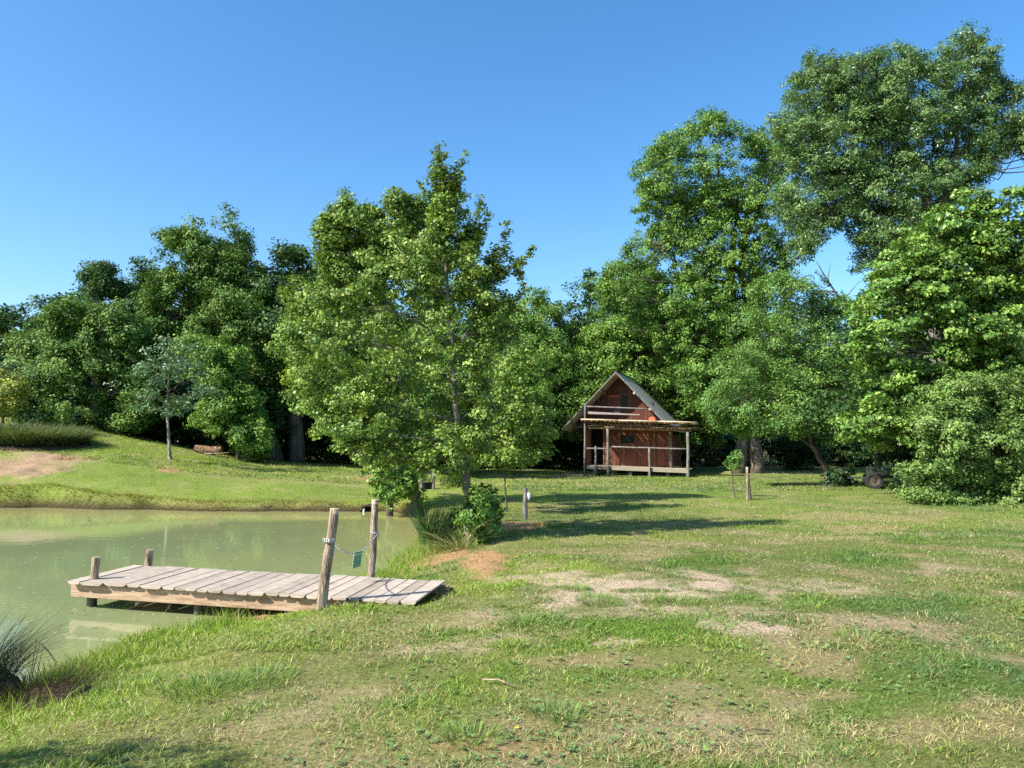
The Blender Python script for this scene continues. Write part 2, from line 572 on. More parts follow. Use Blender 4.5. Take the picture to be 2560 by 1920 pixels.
def build_ground():
    xs = axis(-260, 260, -13, 9, 0.075, 1.045)
    ys = axis(-40, 420, 1.5, 22.5, 0.075, 1.045)
    X, Y = np.meshgrid(xs, ys, indexing='ij')
    x = X.ravel()
    y = Y.ravel()
    z = h(x, y)
    nx, ny = len(xs), len(ys)
    bare, dry, straw, soil, lush, n1, n2, n3, grn = turf(x, y)
    z = z + soil * ((fbm(x * 1.5, y * 2.2, 61, 2) - 0.45) * 0.22 + (fbm(x * 6, y * 6, 62, 3) - 0.5) * 0.20) + straw * (n3 - 0.3) * 0.08
    i = np.arange(nx - 1)[:, None] * ny + np.arange(ny - 1)[None]
    f = np.stack([i, i + ny, i + ny + 1, i + 1], -1).reshape(-1, 4)
    m, nt, b = new_mat('turf_ground')
    L = nt.links.new
    a = nd(nt, 'ShaderNodeAttribute', attribute_name='col')
    tc = nd(nt, 'ShaderNodeTexCoord')
    n1_ = nd(nt, 'ShaderNodeTexNoise')
    n1_.inputs['Scale'].default_value = 22
    n1_.inputs['Detail'].default_value = 8
    n1_.inputs['Roughness'].default_value = 0.75
    L(tc.outputs['Object'], n1_.inputs['Vector'])
    mr = nd(nt, 'ShaderNodeMapRange')
    mr.inputs['From Min'].default_value = 0.3
    mr.inputs['From Max'].default_value = 0.7
    mr.inputs['To Min'].default_value = 0.5
    mr.inputs['To Max'].default_value = 1.35
    L(n1_.outputs['Fac'], mr.inputs['Value'])
    vm = nd(nt, 'ShaderNodeVectorMath', operation='SCALE')
    L(a.outputs['Color'], vm.inputs[0])
    L(mr.outputs[0], vm.inputs['Scale'])
    L(vm.outputs[0], b.inputs['Base Color'])
    b.inputs['Roughness'].default_value = 0.95
    b.inputs['Specular IOR Level'].default_value = 0.1
    bp = nd(nt, 'ShaderNodeBump')
    bp.inputs['Strength'].default_value = 0.8
    bp.inputs['Distance'].default_value = 0.02
    L(n1_.outputs['Fac'], bp.inputs['Height'])
    L(bp.outputs[0], b.inputs['Normal'])
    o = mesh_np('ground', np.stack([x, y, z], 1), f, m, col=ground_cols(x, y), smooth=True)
    prop(o, kind='structure')


build_ground()


# ------------------------------------------------------------------ water
def build_water():
    xs = np.arange(-33, 1.2, 0.2)
    ys = np.arange(2.0, 22.5, 0.2)
    X, Y = np.meshgrid(xs, ys, indexing='ij')
    x = X.ravel()
    y = Y.ravel()
    s = sd(x, y)
    nx, ny = len(xs), len(ys)
    i = np.arange(nx - 1)[:, None] * ny + np.arange(ny - 1)[None]
    f = np.stack([i, i + ny, i + ny + 1, i + 1], -1).reshape(-1, 4)
    f = f[(s[f] < 0.45).all(1)]
    dep = np.clip(-s, 0, 10)
    n = fbm(x * 0.5, y * 0.5, 91, 3)
    sh = np.exp(-dep / (0.9 + 1.6 * n)) * (0.4 + 0.6 * ss(10, 16, y))
    sh = np.maximum(sh, 0.75 * ss(17.2, 18.9, y + (n - 0.5) * 2.5 + 0.02 * x))
    c = mix(np.tile(np.array([0.19, 0.235, 0.115]), (len(x), 1)), np.array([0.36, 0.33, 0.11]), sh * 0.8)
    c = mix(c, np.array([0.25, 0.28, 0.115]), 0.5 * ss(0.5, 0.7, n))
    m, nt, b = new_mat('murky_green_water')
    L = nt.links.new
    a = nd(nt, 'ShaderNodeAttribute', attribute_name='col')
    tc = nd(nt, 'ShaderNodeTexCoord')
    L(a.outputs['Color'], b.inputs['Base Color'])
    b.inputs['Roughness'].default_value = 0.04
    b.inputs['IOR'].default_value = 1.33
    n1 = nd(nt, 'ShaderNodeTexNoise')
    n1.inputs['Scale'].default_value = 4.5
    n1.inputs['Detail'].default_value = 3
    L(tc.outputs['Object'], n1.inputs['Vector'])
    bp = nd(nt, 'ShaderNodeBump')
    bp.inputs['Strength'].default_value = 0.05
    bp.inputs['Distance'].default_value = 0.03
    L(n1.outputs['Fac'], bp.inputs['Height'])
    L(bp.outputs[0], b.inputs['Normal'])
    o = mesh_np('water', np.stack([x, y, np.full(len(x), WZ)], 1), f, m, col=c, smooth=True)
    prop(o, kind='structure')
    # floating leaf scraps and pollen
    rng = np.random.default_rng(8)
    k = 900
    px = rng.uniform(0, 1080, k)
    py = 1279 + (rng.random(k) ** 1.3) * 330
    P = np.array([on_z(a_, b_, WZ) for a_, b_ in zip(px, py)])
    keep = sd(P[:, 0], P[:, 1]) < -0.25
    P = P[keep]
    k = len(P)
    ang = rng.uniform(0, 2 * np.pi, k)
    r = rng.uniform(0.006, 0.017, k) * (0.7 + P[:, 1] / 16)
    V = []
    for j in range(5):
        t = ang + j * 2 * np.pi / 5
        V.append(np.stack([P[:, 0] + np.cos(t) * r * (1.5 if j % 2 else 0.8), P[:, 1] + np.sin(t) * r, np.full(k, WZ + 0.004)], 1))
    V = np.stack(V, 1).reshape(-1, 3)
    Fc = np.arange(k * 5).reshape(k, 5)
    cc = np.repeat(np.where(rng.random(k)[:, None] < 0.6, np.array([0.45, 0.43, 0.25]), np.array([0.28, 0.22, 0.10])), 5, 0)
    o = mesh_np('floating_leaves', V, Fc, M['leaf'], col=cc)
    prop(o, 'pale scraps of leaf floating on the green pond water', 'leaf litter', kind='stuff')


build_water()


# ------------------------------------------------------------------ blades
def blades(base, dirv, length, width, bend, col, segs, rng, tipcol=None):
    """curved tapering blades -> V, F list, C"""
    n = len(base)
    hd = np.stack([dirv[:, 0], dirv[:, 1], np.zeros(n)], 1)
    hn = np.linalg.norm(hd, axis=1, keepdims=True) + 1e-6
    hd = hd / hn
    ang = rng.uniform(0, 2 * np.pi, n)
    side = np.stack([np.cos(ang), np.sin(ang), np.zeros(n)], 1)
    V = []
    C = []
    for k in range(segs + 1):
        t = k / segs
        p = base + dirv * (length * t)[:, None] + hd * (bend * length * t * t)[:, None] - np.array([0, 0, 1]) * (bend * length * 0.55 * t * t)[:, None]
        w = width * (1 - t) ** 0.7 * (0.75 + 0.5 * min(1, t * 3)) * 0.5
        tc = col if tipcol is None else col * (1 - t) + tipcol * t
        if k < segs:
            V.append(p - side * w[:, None])
            V.append(p + side * w[:, None])
            C += [tc, tc]
        else:
            V.append(p)
            C.append(tc)
    m = 2 * segs + 1
    V = np.stack(V, 1).reshape(-1, 3)
    C = np.stack(C, 1).reshape(-1, 3)
    o = np.arange(n)[:, None] * m
    Fq = [np.concatenate([o + 2 * k, o + 2 * k + 1, o + 2 * k + 3, o + 2 * k + 2], 1) for k in range(segs - 1)]
    Ft = np.concatenate([o + m - 3, o + m - 2, o + m - 1], 1)
    return V, (np.concatenate(Fq, 0) if Fq else np.zeros((0, 4), int)), Ft, C


def join(parts):
    V = []
    Q = []
    T = []
    C = []
    n = 0
    for v, q, t, c in parts:
        V.append(v)
        C.append(c)
        if len(q):
            Q.append(q + n)
        if len(t):
            T.append(t + n)
        n += len(v)
    return np.concatenate(V), [np.concatenate(a) for a in (Q, T) if a], np.concatenate(C)


def lawn(y0, y1, count, segs, rng, wid, lenm, xlim=0.82):
    # points spread evenly over the picture area of a band, so far turf is sparser but coarser
    inv = rng.uniform(1 / y1, 1 / y0, count)
    y = 1 / inv
    x = rng.uniform(-1, 1, count) * (0.72 * y + 2.6)
    s = sd(x, y) + (fbm(x * 1.3, y * 1.3, 2, 3) - 0.5) * 0.25
    bare, dry, straw, soil, lush, n1, n2, n3, grn = turf(x, y)
    keep = (s > np.where(y > 16, 0.11, 0.02)) & (deckmask(x, y) < 0.3) & (rng.random(count) > bare * 0.93) & (rng.random(count) > soil * 0.55)
    x, y, s = x[keep], y[keep], s[keep]
    bare, dry, straw, soil, lush, n1, n2, n3, grn = [a[keep] for a in (bare, dry, straw, soil, lush, n1, n2, n3, grn)]
    n = len(x)
    nearbank = np.exp(-s / 0.8) * (y < 15.5)
    farbank = ss(0.75, 0.15, s) * (y > 15.5)
    clump = ss(0.45, 0.7, fbm(x * 3.1, y * 3.1, 55, 2))
    L = lenm * (0.55 + 0.9 * rng.random(n)) * (0.8 + 0.45 * clump) * (1 + 1.2 * nearbank * rng.random(n)) * (1 - 0.3 * dry) * (1 + 0.35 * grn)
    L = L * (1 + 0.8 * farbank)
    W = wid * (0.6 + 0.8 * rng.random(n))
    z = h(x, y) - 0.008
    tilt = np.clip(rng.normal(0.95, 0.35, n) - 0.5 * nearbank, 0.1, 1.45) * (1 - 0.3 * clump)
    az = rng.uniform(0, 2 * np.pi, n) + 1.5 * (n2 - 0.5)
    d = np.stack([np.cos(az) * np.sin(tilt), np.sin(az) * np.sin(tilt), np.cos(tilt)], 1)
    d[:, 1] -= farbank * 1.0
    d[:, 2] -= farbank * 0.3
    d /= np.linalg.norm(d, axis=1, keepdims=True)
    c = mix(np.tile(G_GREEN, (n, 1)), G_BLUE, ss(0.4, 0.6, n2))
    c = mix(c, np.array([0.085, 0.175, 0.05]), grn * 0.85 * (rng.random(n) < 0.85) * (1 - lush))
    c = mix(c, G_LUSH, np.clip(lush * (0.6 + 0.6 * rng.random(n)), 0, 1))
    pd = np.clip(0.18 + 0.75 * dry + 0.3 * (n3 - 0.5) - 0.2 * grn, 0, 1)
    c = mix(c, G_DRY * 1.05, (rng.random(n) < pd * (1 - 0.55 * nearbank)) * rng.uniform(0.5, 1, n))
    c = mix(c, G_STRAW, (rng.random(n) < np.maximum(straw, soil * .9)) * 0.95)
    c = mix(c, np.array([0.36, 0.25, 0.10]), farbank * (rng.random(n) < 0.65) * 0.85)
    c = c * rng.uniform(0.55, 1.45, n)[:, None]
    bend = rng.uniform(0.0, 0.7, n)
    return blades(np.stack([x, y, z], 1), d, L, W, bend, c * 0.9, segs, rng, tipcol=c * 1.1)


def build_lawn():
    rng = np.random.default_rng(3)
    parts = [lawn(2.3, 6.5, 360000, 2, rng, 0.0064, 0.044),
             lawn(6.0, 13, 330000, 2, rng, 0.0088, 0.042),
             lawn(12.5, 26, 360000, 1, rng, 0.016, 0.055),
             lawn(25, 54, 280000, 1, rng, 0.036, 0.085)]
    # pale clippings lying flat
    k = 40000
    y = 1 / rng.uniform(1 / 16, 1 / 2.8, k)
    x = rng.uniform(-0.82, 0.82, k) * y
    tf = turf(x, y)
    keep = (sd(x, y) > 0.1) & (deckmask(x, y) < 0.1) & (rng.random(k) < 0.04 + 0.7 * tf[1] + 0.6 * tf[2] + 0.25 * tf[0])
    x, y = x[keep], y[keep]
    n = len(x)
    az = rng.uniform(0, 2 * np.pi, n)
    el = rng.normal(0.12, 0.12, n)
    d = np.stack([np.cos(az) * np.cos(el), np.sin(az) * np.cos(el), np.sin(el)], 1)
    c = np.array([0.54, 0.44, 0.26])[None] * rng.uniform(0.5, 1.2, n)[:, None]
    parts.append(blades(np.stack([x, y, h(x, y) + rng.uniform(0.004, 0.03, n)], 1), d, rng.uniform(0.02, 0.055, n), rng.uniform(0.003, 0.0055, n) * (0.7 + y / 14), rng.uniform(-0.1, 0.2, n), c, 2, rng))
    # pond-edge fringe: taller upright grass on the near bank
    k = 240000
    x = rng.uniform(-6.5, 1.5, k)
    y = rng.uniform(3.5, 15, k)
    s = sd(x, y) + (fbm(x * 1.3, y * 1.3, 2, 3) - 0.5) * 0.25
    keep = (deckmask(x, y) < 0.3) & (s > -0.10) & (s < 0.75) & (rng.random(k) < np.exp(-np.maximum(s, 0) / 0.3)) & (fbm(x * 2.2, y * 2.2, 12, 3) > 0.36)
    x, y, s = x[keep], y[keep], s[keep]
    n = len(x)
    tilt = np.abs(rng.normal(0.25, 0.2, n))
    az = rng.uniform(0, 2 * np.pi, n)
    d = np.stack([np.cos(az) * np.sin(tilt), np.sin(az) * np.sin(tilt), np.cos(tilt)], 1)
    c = mix(np.tile(np.array([0.13, 0.215, 0.03]), (n, 1)), G_LUSH * 1.1, rng.random(n))
    c = mix(c, G_DRY, (rng.random(n) < 0.15) * 0.8)
    L = rng.uniform(0.06, 0.21, n) * (0.5 + fbm(x * 1.5, y * 1.5, 33, 2))
    parts.append(blades(np.stack([x, y, h(x, y) - 0.01], 1), d, L, 0.006 * rng.uniform(0.7, 1.4, n) * (0.7 + y / 20), rng.uniform(0, 0.6, n), c, 2, rng))
    # dry grass hanging over the far bank
    k = 90000
    x = rng.uniform(-19, 0.5, k)
    y = rng.uniform(19.0, 21.8, k)
    s = sd(x, y) + (fbm(x * 1.3, y * 1.3, 2, 3) - 0.5) * 0.25
    tuft = fbm(x * 2.4, y * 2.4, 88, 3)
    keep = (s > 0.03) & (s < 0.42) & (rng.random(k) < 0.25 + 1.2 * (tuft - 0.35))
    x, y, s, tuft = x[keep], y[keep], s[keep], tuft[keep]
    n = len(x)
    az = rng.uniform(0, 2 * np.pi, n)
    d = np.stack([0.5 * np.cos(az), 0.4 * np.sin(az) - 0.5, np.full(n, 0.8)], 1)
    d /= np.linalg.norm(d, axis=1, keepdims=True)
    dryb = ss(-6, -13, x) * 0.0 + ss(0.35, 0.6, fbm(x * 0.4, y * 0.4, 5, 2))
    c = mix(np.tile(np.array([0.25, 0.30, 0.05]), (n, 1)), np.array([0.44, 0.31, 0.14]), np.clip((0.25 + 0.75 * dryb) * rng.uniform(0.3, 1.4, n), 0, 1))
    c = c * rng.uniform(0.55, 1.25, n)[:, None]
    parts.append(blades(np.stack([x, y, h(x, y) - 0.01], 1), d, rng.uniform(0.05, 0.12, n) * (0.5 + tuft), rng.uniform(0.008, 0.018, n), rng.uniform(0.2, 0.9, n), c, 2, rng))
    # tall tufts in and beside the bare patch
    for px, py, r, k in [(1500, 1505, 0.22, 380), (1440, 1475, 0.15, 160), (1620, 1500, 0.2, 200), (1700, 1505, 0.22, 260), (1330, 1560, 0.3, 260), (1740, 1565, 0.3, 320),
                         (1180, 1850, 0.16, 260), (1400, 1790, 0.15, 200), (2030, 1520, 0.2, 150), (520, 1720, 0.3, 500), (650, 1700, 0.25, 350), (330, 1720, 0.25, 300), (2150, 1600, 0.2, 200)]:
        p = hit(px, py)
        a = rng.uniform(0, 2 * np.pi, k)
        rr = r * np.sqrt(rng.random(k))
        x = p[0] + rr * np.cos(a)
        y = p[1] + rr * np.sin(a)
        ti = np.abs(rng.normal(0.35, 0.25, k))
        d = np.stack([np.cos(a) * np.sin(ti), np.sin(a) * np.sin(ti), np.cos(ti)], 1)
        c = mix(np.tile(G_BLUE * 1.1, (k, 1)), G_LUSH, rng.random(k) * 0.8)
        parts.append(blades(np.stack([x, y, h(x, y)], 1), d, rng.uniform(0.04, 0.10, k), np.full(k, 0.006), rng.uniform(0.1, 0.8, k), c, 3, rng))
    V, Fc, C = join(parts)
    o = mesh_np('lawn_grass', V, Fc, M['grass'], col=C)
    prop(o, 'patchy mown lawn of green and straw coloured grass running round the pond', 'grass', kind='stuff')
    # broad-leaved weeds
    k = 5200
    inv = rng.uniform(1 / 15, 1 / 3.0, k)
    y = 1 / inv
    x = rng.uniform(-0.8, 0.8, k) * y
    s = sd(x, y)
    m_ = (s > 0.5) & (fbm(x * 0.9, y * 0.9, 66, 3) > 0.5)
    x, y = x[m_], y[m_]
    V = []
    C = []
    Fq = []
    nn = 0
    zz = h(x, y)
    for xi, yi, zi in zip(x, y, zz):
        L0 = random.uniform(0.012, 0.032)
        cc = np.array([0.12, 0.22, 0.065]) * random.uniform(0.7, 1.5)
        a0 = random.uniform(0, 6.28)
        nl = random.randint(3, 6)
        for j in range(nl):
            a = a0 + j * 6.28 / nl + random.uniform(-.3, .3)
            L1 = L0 * random.uniform(0.6, 1.2)
            up = random.uniform(0.15, 0.9)
            u = np.array([math.cos(a), math.sin(a), up])
            w = np.array([-math.sin(a), math.cos(a), 0]) * L1 * 0.28
            b = np.array([xi, yi, zi + 0.012])
            V += [b, b + u * L1 * 0.5 - w, b + u * L1 * 0.95 + np.array([0, 0, -0.25 * L1 * up]), b + u * L1 * 0.5 + w]
            C += [cc * 0.9, cc, cc * 1.1, cc]
            Fq.append((nn, nn + 1, nn + 2, nn + 3))
            nn += 4
    o = mesh_np('lawn_weeds', np.array(V), np.array(Fq), M['glossleaf'], col=np.array(C))
    prop(o, 'low broad leaved weeds and clover scattered through the lawn', 'weeds', kind='stuff')


build_lawn()


# ------------------------------------------------------------------ trees
DENS = 1.45
GROW = 1.13
BRIGHT = 1.66
VOID = 0.31


def crown_arrays(lobes, leaf, clump, cover, cols, rng, lc=2.0, aspect=0.55, flat=0.55, up=0.7, sprigs=(), shell=0.5):
    """lobes: (centre(3), radii(3)).  returns V,F,C and the clump centres"""
    CC = []
    CR = []
    CO = []
    for c, r in lobes:
        r = np.array(r, float)
        area = 4 * math.pi * ((r[0] * r[1]) ** 1.6 / 3 + (r[0] * r[2]) ** 1.6 / 3 + (r[1] * r[2]) ** 1.6 / 3) ** (1 / 1.6)
        n = max(4, int(DENS * cover * area / (math.pi * clump * clump)))
        d = rng.normal(size=(n, 3))
        d /= np.linalg.norm(d, axis=1, keepdims=True)
        rad = shell + (1 - shell) * rng.random(n) ** 0.6
        rad = rad * (1 + 0.22 * rng.normal(size=n)) * (1 + (rng.random(n) < 0.1) * rng.uniform(0.1, 0.4, n))
        p = np.array(c)[None] + d * r[None] * rad[:, None]
        CC.append(p)
        CR.append(clump * rng.uniform(0.55, 1.35, n))
        CO.append(d)
    n_lobe = sum(len(a) for a in CC)
    for p0, p1, r in sprigs:
        p0 = np.array(p0)
        p1 = np.array(p1)
        L = np.linalg.norm(p1 - p0)
        n = max(3, int(L / (r * 0.28)))
        t = (np.arange(n) + 0.5) / n
        CC.append(p0[None] * (1 - t)[:, None] + p1[None] * t[:, None] + rng.normal(0, r * 0.25, (n, 3)))
        CR.append(r * (1.3 - 0.75 * t))
        CO.append(np.tile(np.array([0, 0, 1.0]), (n, 1)))
    CC = np.concatenate(CC)
    CR = np.concatenate(CR)
    CO = np.concatenate(CO)
    q_ = 0.42 / clump
    kp = vn((CC[:, 0] + CC[:, 1] * 0.5) * q_, (CC[:, 2] * 1.05 - CC[:, 1] * 0.45) * q_, 7) + rng.normal(0, 0.1, len(CC)) > VOID
    kp |= CR < clump * 0.6
    kp[n_lobe:] = True
    CC, CR, CO = CC[kp], CR[kp], CO[kp]
    cnt = np.maximum(3, (1.35 * lc * 4 * CR * CR / (leaf * leaf) * rng.uniform(0.6, 1.4, len(CR))).astype(int))
    idx = np.repeat(np.arange(len(CC)), cnt)
    N = len(idx)
    off = rng.normal(size=(N, 3))
    off *= (rng.random(N) ** 0.55 * 0.95 / (np.linalg.norm(off, axis=1) + 1e-9))[:, None]
    P = CC[idx] + off * CR[idx][:, None] * np.array([1, 1, flat])[None]
    nrm = rng.normal(size=(N, 3)) * 0.5 + CO[idx] * 0.75 + off * 0.5 + np.array([0, 0, up * 0.75])[None]
    nrm /= np.linalg.norm(nrm, axis=1, keepdims=True)
    a = np.cross(nrm, rng.normal(size=(N, 3)))
    a /= np.linalg.norm(a, axis=1, keepdims=True) + 1e-9
    b = np.cross(nrm, a)
    Ls = leaf * (0.5 + 1.1 * rng.random(N) ** 1.4)[:, None]
    w = aspect * 0.5
    V = np.stack([P - a * Ls * 0.5, P + b * Ls * w - a * Ls * 0.05, P + a * Ls * 0.5 - nrm * Ls * 0.12, P - b * Ls * w - a * Ls * 0.05], 1).reshape(-1, 3)
    Fc = np.arange(N * 4).reshape(N, 4)
    c1, c2, c3 = [np.array(q) for q in cols]
    tcl = rng.random(len(CC)) ** 1.5
    t = np.clip(tcl[idx] * 0.7 + rng.random(N) * 0.3, 0, 1)
    c = mix(np.tile(c1, (N, 1)), c2, t)
    c = mix(c, c3, (rng.random(N) < 0.06) * 0.8)
    c = c * (BRIGHT * rng.uniform(0.8, 1.2, len(CC))[idx] * rng.uniform(0.75, 1.25, N))[:, None]
    return V, Fc, np.repeat(c, 4, 0), CC


def branch(mb, p0, p1, r0, r1, n=5, sag=0.12, sides=5, wob=0.06):
    p0 = np.array(p0, float)
    p1 = np.array(p1, float)
    L = np.linalg.norm(p1 - p0)
    pts = []
    j = np.random.default_rng(int(abs(p1[0] * 977 + p1[2] * 331)) + 1).normal(size=(n, 3)) * wob * L
    for k in range(n):
        t = k / (n - 1)
        p = p0 * (1 - t) + p1 * t + np.array([0, 0, -sag * L * math.sin(math.pi * t)])
        if 0 < k < n - 1:
            p = p + j[k]
        pts.append(p)
    mb.tube(pts, [r0 + (r1 - r0) * k / (n - 1) for k in range(n)], sides, False)


COLS = {
    'alder': ((0.046, 0.094, 0.016), (0.155, 0.215, 0.038), (0.24, 0.29, 0.09)),
    'ash': ((0.042, 0.100, 0.018), (0.115, 0.195, 0.034), (0.19, 0.24, 0.07)),
    'greyash': ((0.036, 0.084, 0.022), (0.110, 0.172, 0.048), (0.24, 0.28, 0.18)),
    'fine': ((0.046, 0.110, 0.024), (0.120, 0.200, 0.042), (0.19, 0.26, 0.10)),
    'dark': ((0.020, 0.052, 0.015), (0.058, 0.105, 0.024), (0.11, 0.15, 0.05)),
    'olive': ((0.028, 0.070, 0.014), (0.092, 0.150, 0.026), (0.15, 0.18, 0.05)),
    'hazel': ((0.042, 0.100, 0.018), (0.130, 0.210, 0.036), (0.25, 0.29, 0.07)),
    'dark_shaded': ((0.012, 0.032, 0.010), (0.030, 0.060, 0.018), (0.05, 0.08, 0.03)),  # shade put into the colour: 'dark' tones lowered for undergrowth and stump ivy
    'shrub': ((0.048, 0.098, 0.022), (0.135, 0.190, 0.044), (0.19, 0.26, 0.12)),
    'bright': ((0.045, 0.105, 0.018), (0.125, 0.200, 0.032), (0.19, 0.27, 0.06)),
    'gold': ((0.10, 0.14, 0.03), (0.25, 0.27, 0.05), (0.30, 0.30, 0.09)),
    'silver': ((0.042, 0.090, 0.036), (0.105, 0.160, 0.075), (0.24, 0.29, 0.18)),
}


def cv(space):
    k = {'z1': (0, 500, .422), 'z2': (700, 340, .4581), 'z3': (1300, 250, .4522), 'z4': (1900, 50, .452), 'z5': (1900, 650, .3917), 'z6': (1700, 1000, .3164),
         'c': (900, 1000, .2532), 'px': (0, 0, 1.0)}[space]
    return k


def tree(name, label, cat, Y, trunks, lobes, cols, leaf, clump, cover=0.9, space='px', lc=2.0, limbs=(), sprigs=(), bark='bark', aspect=0.55, flat=0.75, group=None,
         depthk=1.0, back=True, limbfrac=0.8, grow=1.0, fill=None, fillr=80, holes=(), seed=1, shoots=None, mat='leaf', twigs=60, up=0.7, spread=0.5, shell=0.5, nolimb=False):
    """lobes as outlined in the photograph, set at distance Y with their own depth; trunk polylines (x, y, radius)"""
    rng = np.random.default_rng(seed)
    ox, oy, k = cv(space)
    X = lambda x, y, dy=0: at(ox + x * k, oy + y * k, Y + dy)
    m = Y / F * k
    L3 = []
    lobes = list(lobes)
    if fill:
        fp = np.array(fill, float)
        x0, y0 = fp.min(0)
        x1, y1 = fp.max(0)
        got = []
        for q in range(6000):
            x, y = rng.uniform(x0, x1), rng.uniform(y0, y1)
            if min((x - hx) ** 2 + (y - hy) ** 2 - hr * hr for hx, hy, hr in list(holes) + [(1e6, 1e6, 0)]) < (fillr * 0.5) ** 2 * 0.5:
                continue
            ins = False
            dmin = 1e9
            for a in range(len(fp)):
                p, r_ = fp[a], fp[(a + 1) % len(fp)]
                if (p[1] > y) != (r_[1] > y) and x < (r_[0] - p[0]) * (y - p[1]) / (r_[1] - p[1]) + p[0]:
                    ins = not ins
                e = r_ - p
                t = min(1, max(0, ((x - p[0]) * e[0] + (y - p[1]) * e[1]) / (e @ e + 1e-9)))
                dmin = min(dmin, math.hypot(x - p[0] - t * e[0], y - p[1] - t * e[1]))
            if not ins:
                continue
            rr = fillr * rng.uniform(0.5, 1.35)
            rr = min(rr, max(dmin * 1.05, fillr * 0.32))
            if any((x - g[0]) ** 2 + ((y - g[1]) * 1.25) ** 2 < (0.62 * (rr + g[2])) ** 2 for g in got):
                continue
            got.append((x, y, rr, rr * 0.88, rng.uniform(-1.7, 1.1) * fillr * m))
        lobes = [(l[0], l[1], l[2], max(l[3], 0.75 * l[2]) if l[3] > 30 else l[3]) + tuple(l[4:]) for l in lobes] + got
    for i, lo in enumerate(lobes):
        x, y, rx, ry = lo[:4]
        dy = lo[4] if len(lo) > 4 else rng.uniform(-1.25, 0.75) * spread * rx * m * 1.6
        g = GROW * grow
        r = (rx * m * g, 0.5 * (rx + ry) * m * 1.1 * depthk * g, ry * m * g)
        L3.append((X(x, y, dy), r))
        if back and i % 2 == 0:      # the side of the crown turned away from the camera
            b = X(x, y + ry * 0.25, dy + 0)
            L3.append((b + np.array([rng.uniform(-.3, .3), 1.7 * r[1] + rng.uniform(0, .6), -0.15 * r[2]]), tuple(q * 0.85 for q in r)))
    t0 = trunks[0]
    base = X(t0[0][0], t0[0][1])
    gz = float(h(base[0], base[1]))
    base = np.array([base[0], base[1], gz])
    root = empty(name, base, 0, label, cat, group)
    V, Fc, C, CCl = crown_arrays(L3, leaf, clump, cover, COLS[cols], rng, lc, aspect, flat, up,
                                 [(X(*a), X(*b), r) for a, b, r in sprigs], shell)
    mb = MB()
    tpts = []
    for tr in trunks:
        P = [X(*q[:2]) if len(q) == 3 else X(q[0], q[1], q[3]) for q in tr]
        P[0] = P[0].copy()
        R = [q[2] for q in tr]
        if tr is t0 or P[0][2] < gz + 1.2:
            P[0][2] = gz - 0.15
            R[0] *= 1.35
        # densify
        PP = []
        RR = []
        for a in range(len(P) - 1):
            for q in range(4):
                t = q / 4
                PP.append(P[a] * (1 - t) + P[a + 1] * t + (rng.normal(0, R[a] * 0.18, 3) if (a or q) else 0))
                RR.append(R[a] * (1 - t) + R[a + 1] * t)
        PP.append(P[-1])
        RR.append(R[-1])
        mb.tube(PP, RR, 9 if R[0] > 0.05 else 6, True, wob=0.06)
        tpts += list(zip(PP, RR))
    for li in limbs:
        P = [X(*q[:2]) if len(q) == 3 else X(q[0], q[1], q[3]) for q in li]
        R = [q[2] for q in li]
        mb.tube(P, R, 6, True, wob=0.05)
        tpts += [((P[a] * (1 - t) + P[a + 1] * t), R[a]) for a in range(len(P) - 1) for t in (0, .5)]
    TP = np.array([p for p, r in tpts])
    TR = np.array([r for p, r in tpts])
    if not nolimb:
        for c, r in L3:
            d = np.linalg.norm((TP - c[None]) * np.array([1, 1, 1.0]), axis=1) + np.where(TP[:, 2] > c[2], 1.5, 0) * np.abs(TP[:, 2] - c[2])
            j = int(np.argmin(d))
            dist = np.linalg.norm(TP[j] - c)
            rr = min(TR[j] * 0.4, 0.008 + 0.010 * dist)
            rad = max(r)
            near = np.where(np.linalg.norm(CCl - c[None], axis=1) < rad * 1.2)[0]
            if len(near) < 4 or rng.random() > limbfrac:
                continue
            branch(mb, TP[j], c, rr, rr * 0.35, sag=0.04)
            rng.shuffle(near)
            for q in near[:max(2, twigs // len(L3))]:
                branch(mb, c, CCl[q], rr * 0.35, 0.004, 4, -0.05, 4, 0.08)
    for a, b, r in sprigs:
        branch(mb, X(*a), X(*b), 0.012, 0.003, 4, 0.02, 4, 0.02)
    def rel(o):
        o.matrix_parent_inverse = Matrix.Translation(-Vector(base.tolist()))
        return o
    rel(mb.build('trunk', M[bark], root, smooth=True))
    rel(mesh_np('crown', V, Fc, M[mat], root, col=C))
    if shoots:
        SL = [(X(x, y, dy), (rx * m, rx * m, ry * m)) for x, y, rx, ry, dy in shoots]
        V, Fc, C, q = crown_arrays(SL, leaf * 1.05, clump * 0.6, 2.2, COLS['bright' if cols == 'alder' else cols], rng, lc * 1.2, 0.7, flat, up)
        rel(mesh_np('basal_shoots', V, Fc, M[mat], root, col=C))
    return root


